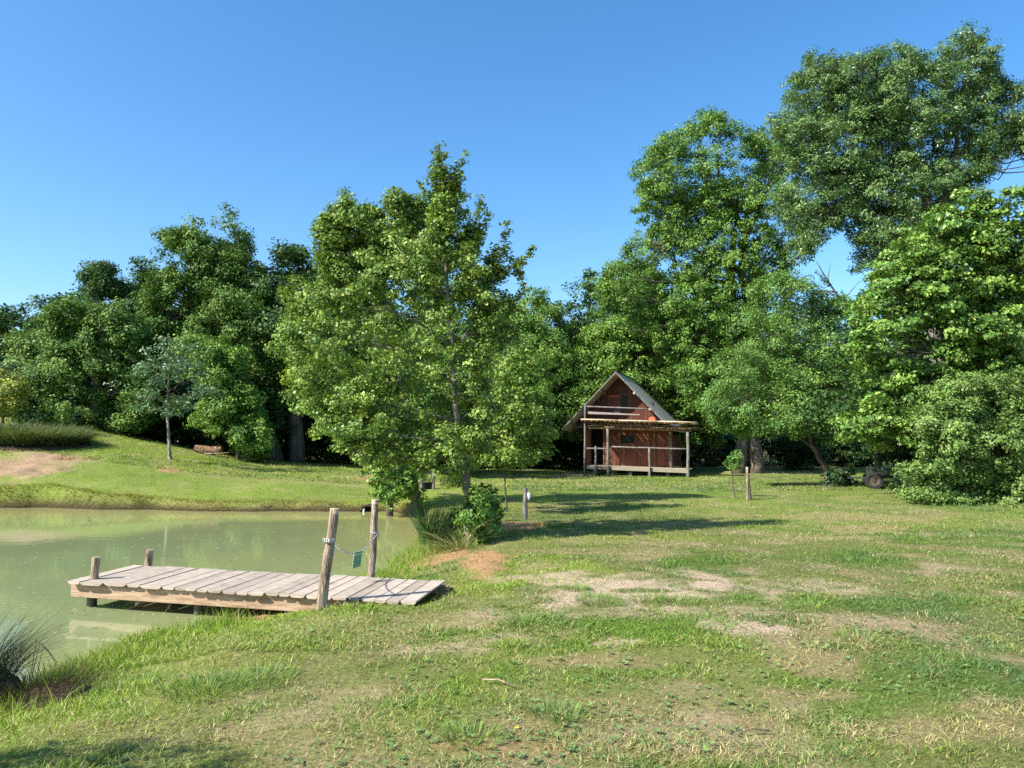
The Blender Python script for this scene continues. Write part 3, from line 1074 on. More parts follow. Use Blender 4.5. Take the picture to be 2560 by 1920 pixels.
def build_trees():
    # --- young alder leaning over the pond edge (the tall one in the middle)
    tree('alder_tree', 'young alder with a spiky open crown leaning over the pond edge beside the reeds', 'tree', 12.6,
         [[(1048, 2200, .085), (1035, 2020, .075), (1005, 1800, .068), (985, 1640, .062), (955, 1450, .05), (945, 1200, .042), (915, 850, .03), (895, 600, .02), (885, 350, .012), (865, 80, .004)]],
         [(880, 640, 110, 120), (760, 600, 120, 110), (660, 730, 150, 100), (880, 800, 150, 100), (860, 450, 60, 100), (900, 940, 190, 120), (520, 900, 150, 100), (330, 960, 120, 80),
          (1030, 760, 100, 110), (1080, 920, 120, 90), (300, 1130, 150, 90), (520, 1130, 180, 100), (760, 1120, 180, 110), (1040, 1100, 150, 110), (220, 1370, 120, 90), (430, 1350, 170, 100),
          (650, 1330, 170, 100), (860, 1330, 110, 90), (1060, 1300, 90, 80), (1050, 1440, 90, 80), (250, 1500, 120, 70), (450, 1550, 180, 90), (680, 1560, 170, 90), (850, 1680, 150, 80),
          (1000, 1640, 100, 70), (1060, 1560, 80, 70), (560, 1690, 160, 70), (720, 1750, 110, 50), (1000, 1730, 90, 50), (400, 1660, 100, 50), (500, 1760, 120, 45), (620, 1800, 100, 40), (850, 1800, 110, 45), (1060, 1700, 60, 40), (380, 1730, 80, 35), (950, 1850, 60, 40), (930, 250, 40, 60), (600, 560, 80, 70)],
         'alder', 0.050, 0.16, 0.30, 'z2', 1.15, mat='glossleaf', seed=3, fill=[(800,560),(850,420),(870,330),(920,330),(950,500),(1040,600),(1060,750),(1100,850),(1180,950),(1150,1100),(1120,1350),(1130,1560),(1080,1660),(980,1740),(850,1750),(600,1770),(330,1680),(250,1560),(130,1480),(90,1370),(130,1280),(200,1200),(130,1000),(200,880),(400,830),(560,720),(700,640)], fillr=75, bark='alderbark', aspect=0.72, flat=0.6, twigs=150, spread=0.8, limbfrac=0.3,
         limbs=[[(925, 900, .022), (780, 780, .014), (600, 560, .006)], [(945, 1150, .026), (700, 980, .015), (520, 930, .008)], [(950, 1200, .024), (1080, 960, .016), (1150, 830, .010), (1290, 700, .005)],
                [(950, 1350, .026), (760, 1200, .016), (400, 1100, .007)], [(960, 1430, .025), (1180, 1330, .012)], [(970, 1560, .028), (700, 1480, .015), (300, 1440, .007)], [(990, 1640, .025), (1200, 1560, .012), (1300, 1500, .006)]],
         sprigs=[((890, 420), (862, 40), .20), ((875, 300), (865, 120), .2), ((900, 420), (1000, 110), .19), ((940, 330), (975, 200), .2), ((880, 500), (905, 200), .16), ((870, 400), (755, 245), .09), ((960, 640), (1030, 470), .13), ((1010, 600), (1110, 340), .18), ((1030, 600), (1100, 520), .2),
                 ((1040, 620), (1150, 420), .12), ((1090, 860), (1180, 600), .15), ((1120, 840), (1245, 480), .18), ((1150, 760), (1220, 650), .22), ((1160, 800), (1300, 680), .14), ((1290, 720), (1395, 595), .10), ((1290, 700), (1340, 850), .11),
                 ((1180, 860), (1290, 940), .14), ((760, 560), (560, 350), .08), ((880, 640), (930, 420), .2), ((1230, 980), (1330, 820), .10)],
         shoots=[(1080, 1960, 70, 60, -.1), (1140, 1985, 80, 60, .1), (1050, 2050, 90, 80, -.2), (1110, 2080, 80, 70, 0), (1060, 2170, 60, 60, 0.1), (1180, 2040, 50, 40, .2), (1000, 2080, 50, 50, .2), (1090, 2200, 60, 40, .3), (1050, 2240, 50, 40, .0), (1110, 2240, 50, 40, -.1), (1010, 2190, 50, 40, .1), (1150, 2130, 60, 50, .1)])
    # --- alder behind it at the head of the pond
    tree('alder_tree', 'broad bushy alder behind the spiky one, at the head of the pond', 'tree', 19.0,
         [[(730, 2060, .11), (735, 1960, .10), (720, 1800, .09), (700, 1600, .08), (640, 1200, .08), (560, 800, .05), (470, 500, .02)], [(600, 1860, .07), (580, 1750, .06), (640, 1500, .04), (500, 1000, .02)]],
         [(380, 420, 100, 60), (480, 430, 80, 50), (400, 430, 110, 45), (290, 490, 80, 50), (240, 560, 60, 50), (700, 390, 110, 50), (640, 480, 120, 80), (420, 560, 140, 90), (270, 640, 80, 90), (550, 640, 140, 100), (350, 780, 160, 110), (140, 930, 130, 90), (60, 1080, 110, 90),
          (130, 1290, 120, 90), (250, 1060, 150, 110), (90, 850, 80, 50), (330, 1250, 150, 110), (180, 1440, 110, 70), (550, 880, 150, 130), (560, 1150, 160, 140), (800, 700, 120, 130), (820, 950, 120, 140), (820, 500, 60, 60), (300, 1560, 130, 60), (450, 1640, 120, 60)],
         'alder', 0.070, 0.27, 0.60, 'z2', 1.35, mat='leaf', limbfrac=0.4, seed=8, fill=[(210,470),(360,400),(480,390),(550,400),(620,330),(760,340),(850,420),(850,1300),(500,1500),(180,1450),(110,1380),(130,1250),(50,1120),(60,960),(110,880),(230,830),(180,700),(240,640),(220,560)], fillr=80, aspect=0.75, twigs=120, spread=0.7,
         shoots=[(640, 1980, 70, 50, -.3), (680, 1940, 80, 60, .1), (560, 1830, 70, 50, 0), (640, 1900, 80, 70, -.2), (600, 1830, 80, 60, 0), (700, 1870, 60, 70, -.3), (580, 1960, 60, 50, -.3), (560, 1900, 50, 50, 0)])
    # --- slender sapling right of the pair
    tree('alder_sapling', 'slender sapling with a thin dark stem beside the short grey post', 'tree', 17.5,
         [[(1268, 1290, .030), (1262, 1210, .022), (1258, 1150, .018), (1265, 1000, .012), (1270, 880, .005)]],
         [(1285, 1095, 60, 32), (1230, 1125, 48, 28), (1325, 1120, 40, 24), (1270, 1040, 62, 40), (1330, 1050, 44, 36), (1290, 980, 50, 36), (1260, 920, 44, 36), (1310, 900, 36, 36), (1270, 1150, 50, 20), (1230, 1060, 40, 36), (1360, 1090, 36, 20), (1310, 1020, 46, 36), (1250, 980, 40, 36)],
         'alder', 0.075, 0.24, 0.75, 'px', 1.2, seed=21, aspect=0.7, twigs=70)
    # --- small silver ash on the left slope
    tree('ash_sapling', 'small silvery young ash standing alone on the left slope', 'tree', 27.5,
         [[(1003, 1585, .075), (1004, 1500, .06), (1002, 1420, .05), (990, 1280, .04), (1000, 1000, .025), (1020, 830, .01)]],
         [(1020, 830, 70, 45), (940, 900, 90, 55), (1040, 930, 100, 70), (870, 980, 80, 60), (980, 1010, 120, 80), (900, 1090, 120, 80), (1060, 1080, 110, 90), (800, 1160, 60, 45), (930, 1180, 130, 60), (1080, 1180, 90, 60), (1000, 1240, 80, 40), (870, 1230, 60, 30)],
         'silver', 0.13, 0.30, 0.5, 'z1', 1.2, seed=5, bark='palebark', aspect=0.4, twigs=60, mat='glossleaf')
    # --- left trees
    tree('oak_tree', 'tall dark tree with a ragged top and leaning trunk, highest of the left trees', 'tree', 35,
         [[(1640, 1480, .30), (1540, 1150, .26), (1480, 950, .24), (1400, 790, .20), (1330, 550, .14), (1290, 330, .08), (1300, 240, .03)]],
         [(1340, 95, 55, 40), (1250, 150, 75, 50), (1200, 210, 80, 50), (1090, 205, 70, 30), (1000, 215, 45, 25), (1350, 200, 80, 60), (1230, 310, 110, 60), (1400, 300, 60, 60), (1130, 330, 60, 35), (1050, 420, 110, 60), (1260, 420, 150, 80),
          (1150, 540, 180, 90), (1390, 480, 110, 90), (950, 600, 110, 70), (1150, 680, 170, 80), (1380, 640, 130, 110), (1500, 600, 110, 90), (1000, 500, 100, 60), (920, 690, 80, 50), (1250, 780, 140, 60), (1500, 760, 130, 120), (1620, 900, 120, 130), (1600, 1100, 130, 120)],
         'olive', 0.12, 0.50, 0.9, 'z1', 1.5, seed=31, fill=[(1290,70),(1380,70),(1400,180),(1450,230),(1440,330),(1500,350),(1560,420),(1640,700),(1700,1000),(1700,1200),(1500,1150),(1400,850),(1200,830),(1000,780),(860,700),(850,600),(940,500),(1060,330),(1130,290),(1100,260),(1000,250),(950,210),(1080,170),(1180,190),(1180,100)], fillr=75, twigs=90, limbs=[[(1290, 300, .08), (1180, 260, .06), (1080, 215, .03), (960, 212, .015)], [(1480, 950, .1), (1250, 700, .06), (1000, 600, .03)]])
    tree('oak_tree', 'dark tree with a hooked bare-necked top left of the ragged tall one', 'tree', 37,
         [[(950, 1400, .26), (880, 1050, .22), (800, 820, .18), (740, 650, .13), (650, 540, .09), (560, 430, .04)]],
         [(560, 405, 75, 30), (500, 450, 40, 45), (560, 480, 60, 30), (620, 540, 80, 40), (700, 580, 90, 50), (760, 650, 100, 60), (680, 660, 70, 50), (820, 720, 100, 70), (900, 800, 110, 90), (720, 760, 100, 80), (850, 950, 130, 110)],
         'dark', 0.13, 0.45, 0.9, 'z1', 1.5, seed=32, fill=[(490,400),(640,400),(600,470),(680,500),(760,560),(900,700),(850,1000),(600,1000),(640,700),(580,560),(480,520)], fillr=60, twigs=60)
    tree('pine_tree', 'dark upright tree rising between the hooked top and the ragged top', 'tree', 40,
         [[(880, 1400, .24), (870, 900, .18), (870, 550, .08), (860, 380, .03)]],
         [(860, 380, 60, 35), (900, 420, 60, 40), (820, 440, 60, 35), (870, 490, 100, 50), (820, 560, 100, 50), (930, 560, 80, 50), (870, 640, 120, 60), (900, 740, 140, 80)],
         'dark', 0.14, 0.5, 0.95, 'z1', 1.5, seed=33, twigs=40)
    tree('maple_tree', 'mid-green layered tree with tiered branches at the left end of the wood', 'tree', 33,
         [[(560, 1400, .25), (580, 1150, .2), (560, 900, .14), (480, 720, .06), (430, 620, .03)]],
         [(430, 630, 70, 40), (330, 690, 60, 40), (500, 650, 80, 40), (320, 760, 80, 50), (450, 740, 110, 60), (660, 730, 120, 50), (760, 790, 100, 50), (620, 820, 130, 50), (400, 850, 100, 60), (520, 920, 170, 60), (400, 980, 120, 60), (640, 1000, 150, 60),
          (720, 900, 100, 70), (300, 1080, 120, 60), (470, 1080, 160, 60), (660, 1100, 110, 60), (200, 1140, 110, 60), (330, 1180, 150, 60), (160, 1230, 80, 50), (300, 1260, 140, 50), (450, 1230, 120, 60), (640, 1240, 70, 30)],
         'olive', 0.115, 0.46, 0.85, 'z1', 1.4, seed=34, fill=[(270,760),(290,660),(400,600),(560,640),(700,680),(850,760),(850,1300),(500,1380),(200,1290),(130,1150),(330,900)], fillr=75, twigs=90)
    tree('alder_tree', 'rounded grey-green tree low on the far left skyline', 'tree', 46,
         [[(200, 1200, .2), (190, 1000, .12), (180, 850, .05)]],
         [(180, 810, 70, 45), (120, 860, 70, 50), (230, 850, 70, 60), (170, 920, 110, 70), (250, 950, 80, 80), (150, 1010, 100, 80)], 'shrub', 0.2, 0.6, 1.0, 'z1', 1.4, seed=35, twigs=20)
    tree('alder_tree', 'dark round tree cut by the left edge of the picture', 'tree', 52,
         [[(30, 1200, .2), (40, 1000, .12), (40, 850, .05)]],
         [(30, 830, 60, 40), (70, 880, 80, 60), (-20, 900, 80, 60), (100, 940, 70, 60), (30, 960, 100, 80), (-80, 920, 80, 80), (-150, 900, 80, 80)], 'dark', 0.2, 0.6, 1.0, 'z1', 1.4, seed=36, twigs=20)
    tree('golden_shrub', 'yellow-green shrub at the left edge above the tall grass', 'shrub', 31,
         [[(20, 1200, .05), (25, 1100, .03)]], [(20, 1050, 60, 35), (80, 1070, 50, 35), (-40, 1060, 60, 40), (40, 1120, 90, 50), (-60, 1140, 90, 60), (110, 1150, 50, 50), (0, 1200, 100, 50)], 'gold', 0.12, 0.35, 1.0, 'z1', 1.4, seed=37, twigs=20)
    tree('bramble_shrub', 'tangled shrub under the layered tree at the top of the slope', 'shrub', 31.5,
         [[(260, 1340, .05), (270, 1260, .03)]], [(170, 1270, 80, 50), (270, 1290, 90, 50), (380, 1330, 90, 45), (480, 1370, 80, 35), (230, 1330, 80, 40), (340, 1250, 90, 50)], 'shrub', 0.13, 0.35, 1.0, 'z1', 1.4, seed=38, twigs=20)
    tree('hazel_bush', 'bright green bush hanging over the fallen log', 'shrub', 32,
         [[(1420, 1520, .08), (1400, 1350, .06), (1350, 1100, .03)], [(1480, 1520, .07), (1450, 1300, .03)]],
         [(1180, 880, 100, 60), (1300, 900, 100, 80), (1400, 950, 70, 60), (1290, 1030, 110, 80), (1250, 1150, 80, 60), (1360, 1140, 120, 100), (1300, 1260, 110, 60), (1200, 1300, 60, 35), (1360, 1330, 90, 60), (1480, 1250, 110, 90), (1450, 1400, 110, 70), (1540, 1400, 90, 70), (1100, 830, 70, 50), (1500, 1490, 60, 30)],
         'bright', 0.11, 0.38, 0.9, 'z1', 1.4, seed=39, fill=[(1100,810),(1220,850),(1400,900),(1450,1100),(1560,1250),(1570,1500),(1420,1500),(1400,1350),(1150,1320),(1220,1200),(1200,1000)], fillr=70, twigs=60)
    tree('oak_tree', 'dark knobbly-topped tree between the tall ragged tree and the alders', 'tree', 35.5,
         [[(1760, 1450, .3), (1740, 1000, .25), (1720, 700, .16), (1760, 420, .06)]],
         [(1690, 325, 50, 30), (1750, 345, 60, 35), (1770, 410, 65, 40), (1830, 470, 60, 50), (1660, 470, 110, 45), (1560, 440, 70, 40), (1530, 520, 90, 50), (1640, 560, 130, 70), (1760, 560, 100, 70), (1860, 560, 90, 80), (1700, 680, 150, 90), (1850, 720, 120, 100), (1700, 850, 160, 110), (1850, 900, 120, 120), (1750, 1050, 160, 130)],
         'dark', 0.15, 0.55, 1.0, 'z1', 1.5, seed=40, fill=[(1640,300),(1780,310),(1840,440),(1890,450),(1890,1150),(1600,1150),(1500,800),(1480,480),(1560,400),(1680,430)], fillr=70, twigs=50)
    # --- wood behind the cabin
    tree('maple_tree', 'mid-green tree behind the alders, showing between them and the cabin', 'tree', 34.5,
         [[(1060, 1175, .17), (1062, 1050, .14), (1080, 850, .06)]],
         [(1080, 790, 60, 36), (1020, 850, 70, 50), (1130, 860, 60, 50), (1180, 930, 60, 50), (1090, 930, 80, 60), (990, 940, 60, 50), (1000, 1020, 70, 50), (1110, 1020, 80, 50), (1200, 1010, 50, 40), (930, 900, 60, 60), (900, 990, 60, 50), (1060, 1090, 80, 34)],
         'ash', 0.12, 0.46, 0.9, 'px', 1.3, seed=61, twigs=60)
    tree('thicket_tree', 'olive-green thicket tree left of the cabin with reddish twigs', 'tree', 45,
         [[(1280, 1165, .18), (1285, 1000, .14), (1300, 800, .05)]],
         [(1330, 740, 40, 26), (1260, 780, 60, 30), (1310, 790, 60, 35), (1380, 790, 50, 40), (1240, 850, 60, 50), (1330, 870, 80, 50), (1400, 880, 50, 60), (1270, 930, 80, 50), (1360, 960, 80, 60), (1250, 1000, 70, 50), (1320, 1040, 90, 50), (1400, 1060, 60, 50)],
         'hazel', 0.15, 0.5, 0.85, 'px', 1.4, seed=41, fill=[(1190,770),(1330,735),(1400,790),(1450,1080),(1180,1080)], fillr=45, twigs=60)
    tree('juniper_tree', 'dark pointed evergreen behind the cabin ridge', 'tree', 47,
         [[(1465, 1165, .18), (1465, 900, .12), (1475, 700, .03)]],
         [(1478, 690, 20, 18), (1470, 725, 34, 24), (1465, 770, 40, 34), (1450, 830, 60, 40), (1470, 900, 60, 60), (1460, 980, 70, 60)], 'dark', 0.17, 0.5, 1.1, 'px', 1.5, seed=42, twigs=20)
    tree('maple_tree', 'yellow-green maple directly behind the cabin roof', 'tree', 44.5,
         [[(1570, 1165, .2), (1575, 1000, .15), (1580, 850, .05)]],
         [(1520, 830, 46, 26), (1490, 870, 50, 34), (1560, 850, 60, 36), (1530, 910, 70, 44), (1620, 900, 60, 44), (1470, 930, 50, 44), (1650, 960, 60, 44), (1580, 970, 70, 44), (1700, 1000, 50, 40), (1440, 1000, 50, 40), (1660, 1040, 70, 40), (1740, 1060, 50, 36)],
         'hazel', 0.14, 0.5, 0.9, 'px', 1.4, seed=43, fill=[(1440,850),(1520,800),(1640,720),(1760,800),(1800,1100),(1420,1080)], fillr=45, twigs=60)
    tree('ash_tree', 'bright green ash sprawling between the evergreen and the twin-trunked ash', 'tree', 46,
         [[(1620, 1165, .25), (1615, 900, .16), (1600, 720, .05)]],
         [(1540, 690, 40, 30), (1580, 680, 40, 26), (1530, 740, 44, 40), (1600, 730, 60, 50), (1560, 790, 60, 40), (1640, 800, 60, 50), (1700, 840, 70, 50), (1740, 900, 60, 60)], 'ash', 0.14, 0.5, 0.9, 'px', 1.4, seed=44, twigs=50)
    tree('maple_tree', 'shadowy maple at the wood edge just left of the cabin', 'tree', 39.5,
         [[(1165, 1172, .17), (1168, 1050, .14), (1180, 900, .06)]],
         [(1180, 830, 60, 36), (1130, 880, 60, 50), (1230, 880, 60, 50), (1180, 950, 80, 60), (1100, 960, 60, 50), (1260, 960, 60, 50), (1150, 1040, 80, 50), (1240, 1040, 70, 50), (1080, 1040, 60, 50), (1200, 1100, 80, 34), (1320, 1010, 60, 50), (1340, 930, 50, 50)],
         'ash', 0.13, 0.46, 0.9, 'px', 1.3, seed=62, twigs=60)
    tree('maple_tree', 'dark leafy maple at the wood edge behind the sluice frame', 'tree', 37,
         [[(930, 1170, .17), (930, 1050, .14), (940, 900, .06)]],
         [(940, 830, 60, 36), (900, 880, 60, 50), (980, 880, 60, 50), (930, 950, 80, 60), (860, 960, 60, 50), (1000, 960, 60, 50), (900, 1040, 80, 50), (990, 1040, 70, 50), (830, 1040, 60, 50), (940, 1100, 80, 34)],
         'olive', 0.13, 0.46, 0.9, 'px', 1.3, seed=63, twigs=60)
    # --- tall bright ash, twin trunks
    tree('ash_tree', 'tall bright green ash with two grey trunks, right of the cabin', 'tree', 41,
         [[(1310, 2060, .33), (1300, 1800, .29), (1275, 1500, .30), (1262, 1150, .24), (1225, 950, .20), (1245, 760, .17), (1200, 640, .12), (1100, 420, .06), (1080, 200, .02)],
          [(1222, 2055, .31), (1212, 1800, .27), (1180, 1300, .26), (1170, 1000, .2), (1190, 720, .12)]],
         [(1080, 130, 80, 40), (1000, 170, 90, 45), (880, 220, 90, 50), (1160, 200, 70, 60), (760, 300, 60, 45), (700, 360, 55, 28), (1130, 270, 120, 60), (1330, 230, 90, 45), (1420, 290, 80, 60), (1280, 300, 110, 60), (850, 370, 120, 60), (730, 430, 60, 50),
          (1000, 400, 120, 60), (800, 500, 90, 50), (690, 560, 40, 30), (730, 610, 30, 25), (1200, 420, 140, 80), (1380, 430, 100, 90), (960, 520, 90, 40), (1100, 540, 120, 70), (1290, 560, 120, 80), (1400, 600, 70, 90), (900, 640, 70, 50), (1060, 660, 90, 60),
          (860, 720, 110, 50), (720, 730, 80, 40), (650, 790, 60, 35), (590, 860, 30, 18), (740, 820, 100, 40), (960, 770, 110, 50), (1080, 820, 100, 60), (880, 880, 140, 60), (720, 900, 80, 50), (1020, 930, 130, 70), (640, 970, 90, 50), (800, 990, 130, 70),
          (1000, 1060, 130, 80), (560, 1060, 70, 80), (860, 1130, 140, 80), (1120, 1150, 60, 80), (700, 1110, 100, 70), (980, 1220, 150, 80), (1100, 1330, 130, 80), (900, 1350, 130, 80), (1300, 1300, 120, 90), (1200, 1450, 120, 70), (1000, 1480, 120, 70), (1400, 1500, 90, 80), (1350, 800, 90, 80, -1), (1400, 920, 90, 80, -1), (1330, 980, 90, 70, -1.2), (1340, 1080, 90, 60, -1.2),
          (1240, 1180, 110, 80, -1.5), (1380, 1180, 100, 80, -1), (1270, 1380, 110, 80, -1.5), (1180, 900, 70, 60, -1), (1150, 1030, 80, 60, -1.4), (1330, 1600, 120, 80, -1.5), (1180, 1620, 120, 80, -1.6), (1050, 1650, 100, 70, -1)],
         'ash', 0.13, 0.42, 0.60, 'z3', 1.35, seed=51, fill=[(640,360),(700,320),(760,230),(850,160),(1000,95),(1100,80),(1180,140),(1200,190),(1330,170),(1420,220),(1500,230),(1530,450),(1500,700),(1480,950),(1500,1400),(1400,1750),(1000,1750),(850,1450),(700,1250),(500,1250),(440,1000),(480,920),(600,880),(580,850),(640,720),(820,680),(800,600),(720,640),(660,580),(700,500)], fillr=85, holes=[(1215,840,30),(1190,980,25)], grow=1.08, twigs=260, aspect=0.5, shell=0.35,
         limbs=[[(1245, 760, .15), (1330, 600, .09), (1390, 400, .04)], [(1225, 950, .13), (1100, 890, .09), (950, 820, .06), (720, 790, .02)], [(1210, 640, .1), (980, 580, .06), (800, 590, .02)], [(1240, 760, .08), (1180, 900, .05)], [(1275, 1100, .12), (1310, 950, .08), (1400, 850, .03)]])
    # --- very tall grey-green ash, right
    tree('ash_tree', 'tallest tree, grey-green ash with pale limbs towering at the upper right', 'tree', 33,
         [[(980, 2560, .34), (965, 1800, .28), (950, 1300, .22), (930, 1050, .19), (890, 900, .16), (840, 770, .10), (770, 560, .06), (760, 350, .03)]],
         [(300, 260, 95, 50), (250, 310, 60, 50), (330, 370, 90, 60), (230, 480, 90, 60), (200, 570, 80, 55), (320, 540, 110, 60), (470, 270, 80, 50), (440, 400, 110, 60), (590, 250, 55, 55), (620, 350, 80, 60), (760, 290, 90, 60), (860, 230, 60, 55), (850, 340, 100, 70),
          (1140, 110, 60, 60), (1200, 130, 50, 60), (1170, 220, 100, 70), (1010, 190, 40, 40), (1050, 270, 90, 60), (1230, 300, 70, 70), (980, 380, 110, 70), (1120, 380, 110, 70), (1300, 400, 80, 60), (1400, 430, 70, 60), (1330, 520, 100, 60), (1430, 560, 60, 70),
          (950, 490, 130, 60), (740, 450, 110, 70), (560, 480, 100, 60), (620, 590, 110, 70), (430, 620, 110, 50), (250, 640, 90, 40), (800, 580, 120, 60), (1000, 600, 120, 60), (1180, 500, 80, 50), (700, 700, 120, 60), (880, 690, 130, 60), (1100, 680, 130, 70), (1230, 740, 80, 60),
          (500, 740, 110, 60), (300, 780, 120, 70), (200, 850, 80, 70), (380, 880, 120, 70), (560, 860, 130, 70), (720, 850, 120, 70), (650, 980, 130, 70), (820, 980, 80, 70), (300, 1000, 130, 70), (430, 1090, 90, 60), (760, 1100, 120, 60), (700, 1190, 100, 40), (840, 1180, 100, 60),
          (600, 1215, 80, 22), (290, 1180, 70, 60), (260, 1270, 50, 40), (1020, 960, 80, 60), (1100, 860, 120, 60), (650, 1300, 60, 22), (800, 1290, 90, 50), (1440, 680, 40, 50), (600, 1380, 40, 12)],
         'greyash', 0.110, 0.36, 0.72, 'z4', 1.35, grow=1.16, seed=52, fill=[(190,260),(120,450),(110,620),(200,700),(130,900),(130,1080),(230,1150),(250,1300),(330,1200),(420,1100),(560,1080),(600,1180),(540,1210),(640,1300),(560,1370),(800,1290),(1000,1150),(1150,950),(1200,850),(1330,820),(1240,700),(1300,610),(1440,640),(1450,760),(1700,800),(1750,420),(1450,380),(1330,330),(1290,200),(1230,60),(1120,30),(1090,120),(980,150),(960,250),(900,180),(760,150),(620,200),(420,220),(280,210)], fillr=75, holes=[(430,690,50),(780,820,35),(920,1020,30),(940,500,20)], twigs=330, aspect=0.42, shell=0.35, mat='glossleaf', bark='alderbark',
         limbs=[[(890, 900, .13), (680, 740, .10), (620, 570, .07), (560, 430, .06), (480, 310, .03)], [(940, 1100, .15), (1080, 880, .11), (1090, 600, .08), (1140, 400, .06), (1170, 150, .02)], [(1090, 600, .09), (1250, 620, .06), (1400, 560, .03)],
                [(650, 700, .08), (450, 640, .05), (320, 690, .02)], [(620, 500, .05), (640, 420, .02)], [(890, 950, .12), (650, 900, .06), (420, 1000, .03), (300, 1150, .015)], [(840, 790, .06), (740, 820, .02)]])
    # --- leaning tree with fine bright leaves
    tree('locust_tree', 'leaning tree with fine bright leaves growing from the ivy stump', 'tree', 28.5,
         [[(440, 1440, .15), (420, 1340, .12), (370, 1240, .10), (325, 1180, .09), (310, 1030, .085), (320, 700, .08), (430, 450, .06), (520, 270, .045), (430, 130, .03), (360, 10, .015)]],
         [(250, 330, 130, 90), (110, 360, 120, 90), (60, 200, 80, 80), (170, 200, 100, 80), (370, 380, 120, 90), (0, 480, 130, 90), (200, 480, 140, 90), (400, 520, 130, 80), (500, 420, 90, 80), (560, 330, 80, 60), (640, 350, 60, 50), (100, 620, 150, 80), (300, 640, 150, 80),
          (460, 640, 120, 80), (580, 560, 90, 80), (-50, 700, 120, 70), (-220, 760, 110, 60), (-120, 830, 130, 60), (-300, 860, 80, 50), (-260, 940, 120, 50), (-100, 960, 120, 60), (60, 800, 140, 70), (230, 780, 140, 70), (400, 780, 120, 70), (80, 940, 130, 70), (260, 900, 130, 60), (430, 900, 110, 60),
          (-180, 1030, 110, 40), (-20, 1040, 110, 45), (220, 1020, 70, 50), (240, 1090, 50, 35), (460, 1010, 90, 50), (570, 760, 80, 80), (600, 900, 80, 60), (520, 1140, 70, 25), (560, 1060, 80, 40)],
         'fine', 0.095, 0.36, 0.62, 'z5', 1.3, seed=53, fill=[(-350,900),(-250,800),(-150,700),(-50,500),(-60,200),(0,120),(100,100),(300,150),(430,260),(560,260),(700,340),(720,600),(680,800),(600,1100),(450,1060),(250,1100),(200,1080),(-100,1090),(-300,1000)], fillr=85, twigs=200, aspect=0.4, shell=0.35, limbs=[[(330, 1190, .07), (250, 1130, .04), (100, 1000, .02)], [(325, 1050, .07), (100, 900, .04), (-200, 930, .015)], [(430, 130, .02), (450, 20, .008)], [(520, 270, .03), (640, 130, .008)], [(310, 900, .06), (450, 800, .03)]],
         sprigs=[((440, 150), (350, 70), .12), ((640, 330), (650, 190), .2), ((560, 330), (520, 200), .22), ((300, 330), (380, 200), .25)])
    # --- hazels on the right
    tree('hazel_tree', 'broad yellow-green hazel filling the right edge above the clipped shrub', 'tree', 21.5,
         [[(1250, 1500, .10), (1230, 1200, .08), (1180, 800, .06), (1150, 300, .03)], [(1420, 1500, .10), (1430, 1000, .07), (1450, 400, .03)], [(1650, 1500, .08), (1650, 900, .05), (1620, 200, .02)]],
         [(1250, -350, 130, 80), (1450, -300, 140, 100), (1620, -350, 120, 110), (1350, -220, 150, 90), (1120, -200, 110, 80), (1620, -200, 120, 90), (970, -60, 110, 60), (1020, -150, 80, 50), (880, 60, 110, 50), (880, 100, 140, 50), (780, 170, 100, 50), (960, 190, 160, 80), (1130, 60, 150, 80), (1100, -40, 110, 60), (1300, 60, 140, 90), (1250, -120, 120, 90), (1420, -60, 140, 90), (1500, 100, 140, 90), (1560, -150, 110, 90), (1650, 0, 110, 110), (1700, 160, 120, 100), (780, 290, 110, 70),
          (930, 330, 140, 80), (1130, 240, 150, 90), (1300, 270, 150, 90), (1480, 290, 150, 90), (1640, 320, 130, 100), (720, 420, 70, 50), (850, 450, 140, 80), (1050, 430, 150, 90), (1250, 450, 150, 90), (1430, 470, 150, 90), (1620, 500, 140, 90), (860, 580, 130, 80), (1040, 610, 150, 80), (1230, 640, 150, 90),
          (1430, 660, 150, 90), (1620, 680, 140, 90), (800, 740, 90, 50), (920, 760, 140, 70), (1110, 790, 150, 80), (1310, 820, 150, 80), (1530, 860, 150, 90), (870, 880, 130, 60), (1000, 930, 140, 70), (1200, 960, 150, 70), (820, 1000, 130, 45), (660, 1050, 100, 35), (900, 1060, 120, 40), (1400, 980, 140, 80), (1600, 1040, 140, 90), (1000, 1040, 110, 50, -0.8), (1150, 1000, 120, 60, -0.8), (1300, 1060, 120, 60, -0.8), (1450, 1020, 120, 70, -0.8), (1600, 1120, 110, 70, -0.8), (1100, 1120, 70, 40, -0.8)],
         'hazel', 0.088, 0.32, 0.72, 'z5', 1.25, seed=54, fill=[(640,500),(650,350),(700,230),(800,150),(860,50),(1000,-50),(1050,-200),(1150,-330),(1250,-420),(1450,-400),(1700,-450),(1800,1100),(1000,1100),(900,1080),(540,1080),(600,1020),(780,980),(680,880),(740,800),(620,700)], fillr=95, twigs=200, aspect=0.85, flat=0.45, shell=0.45, mat='glossleaf',
         limbs=[[(1180, 800, .04), (1050, 400, .02)], [(1150, 300, .03), (1300, 250, .02)], [(1230, 1100, .05), (950, 950, .02)]])
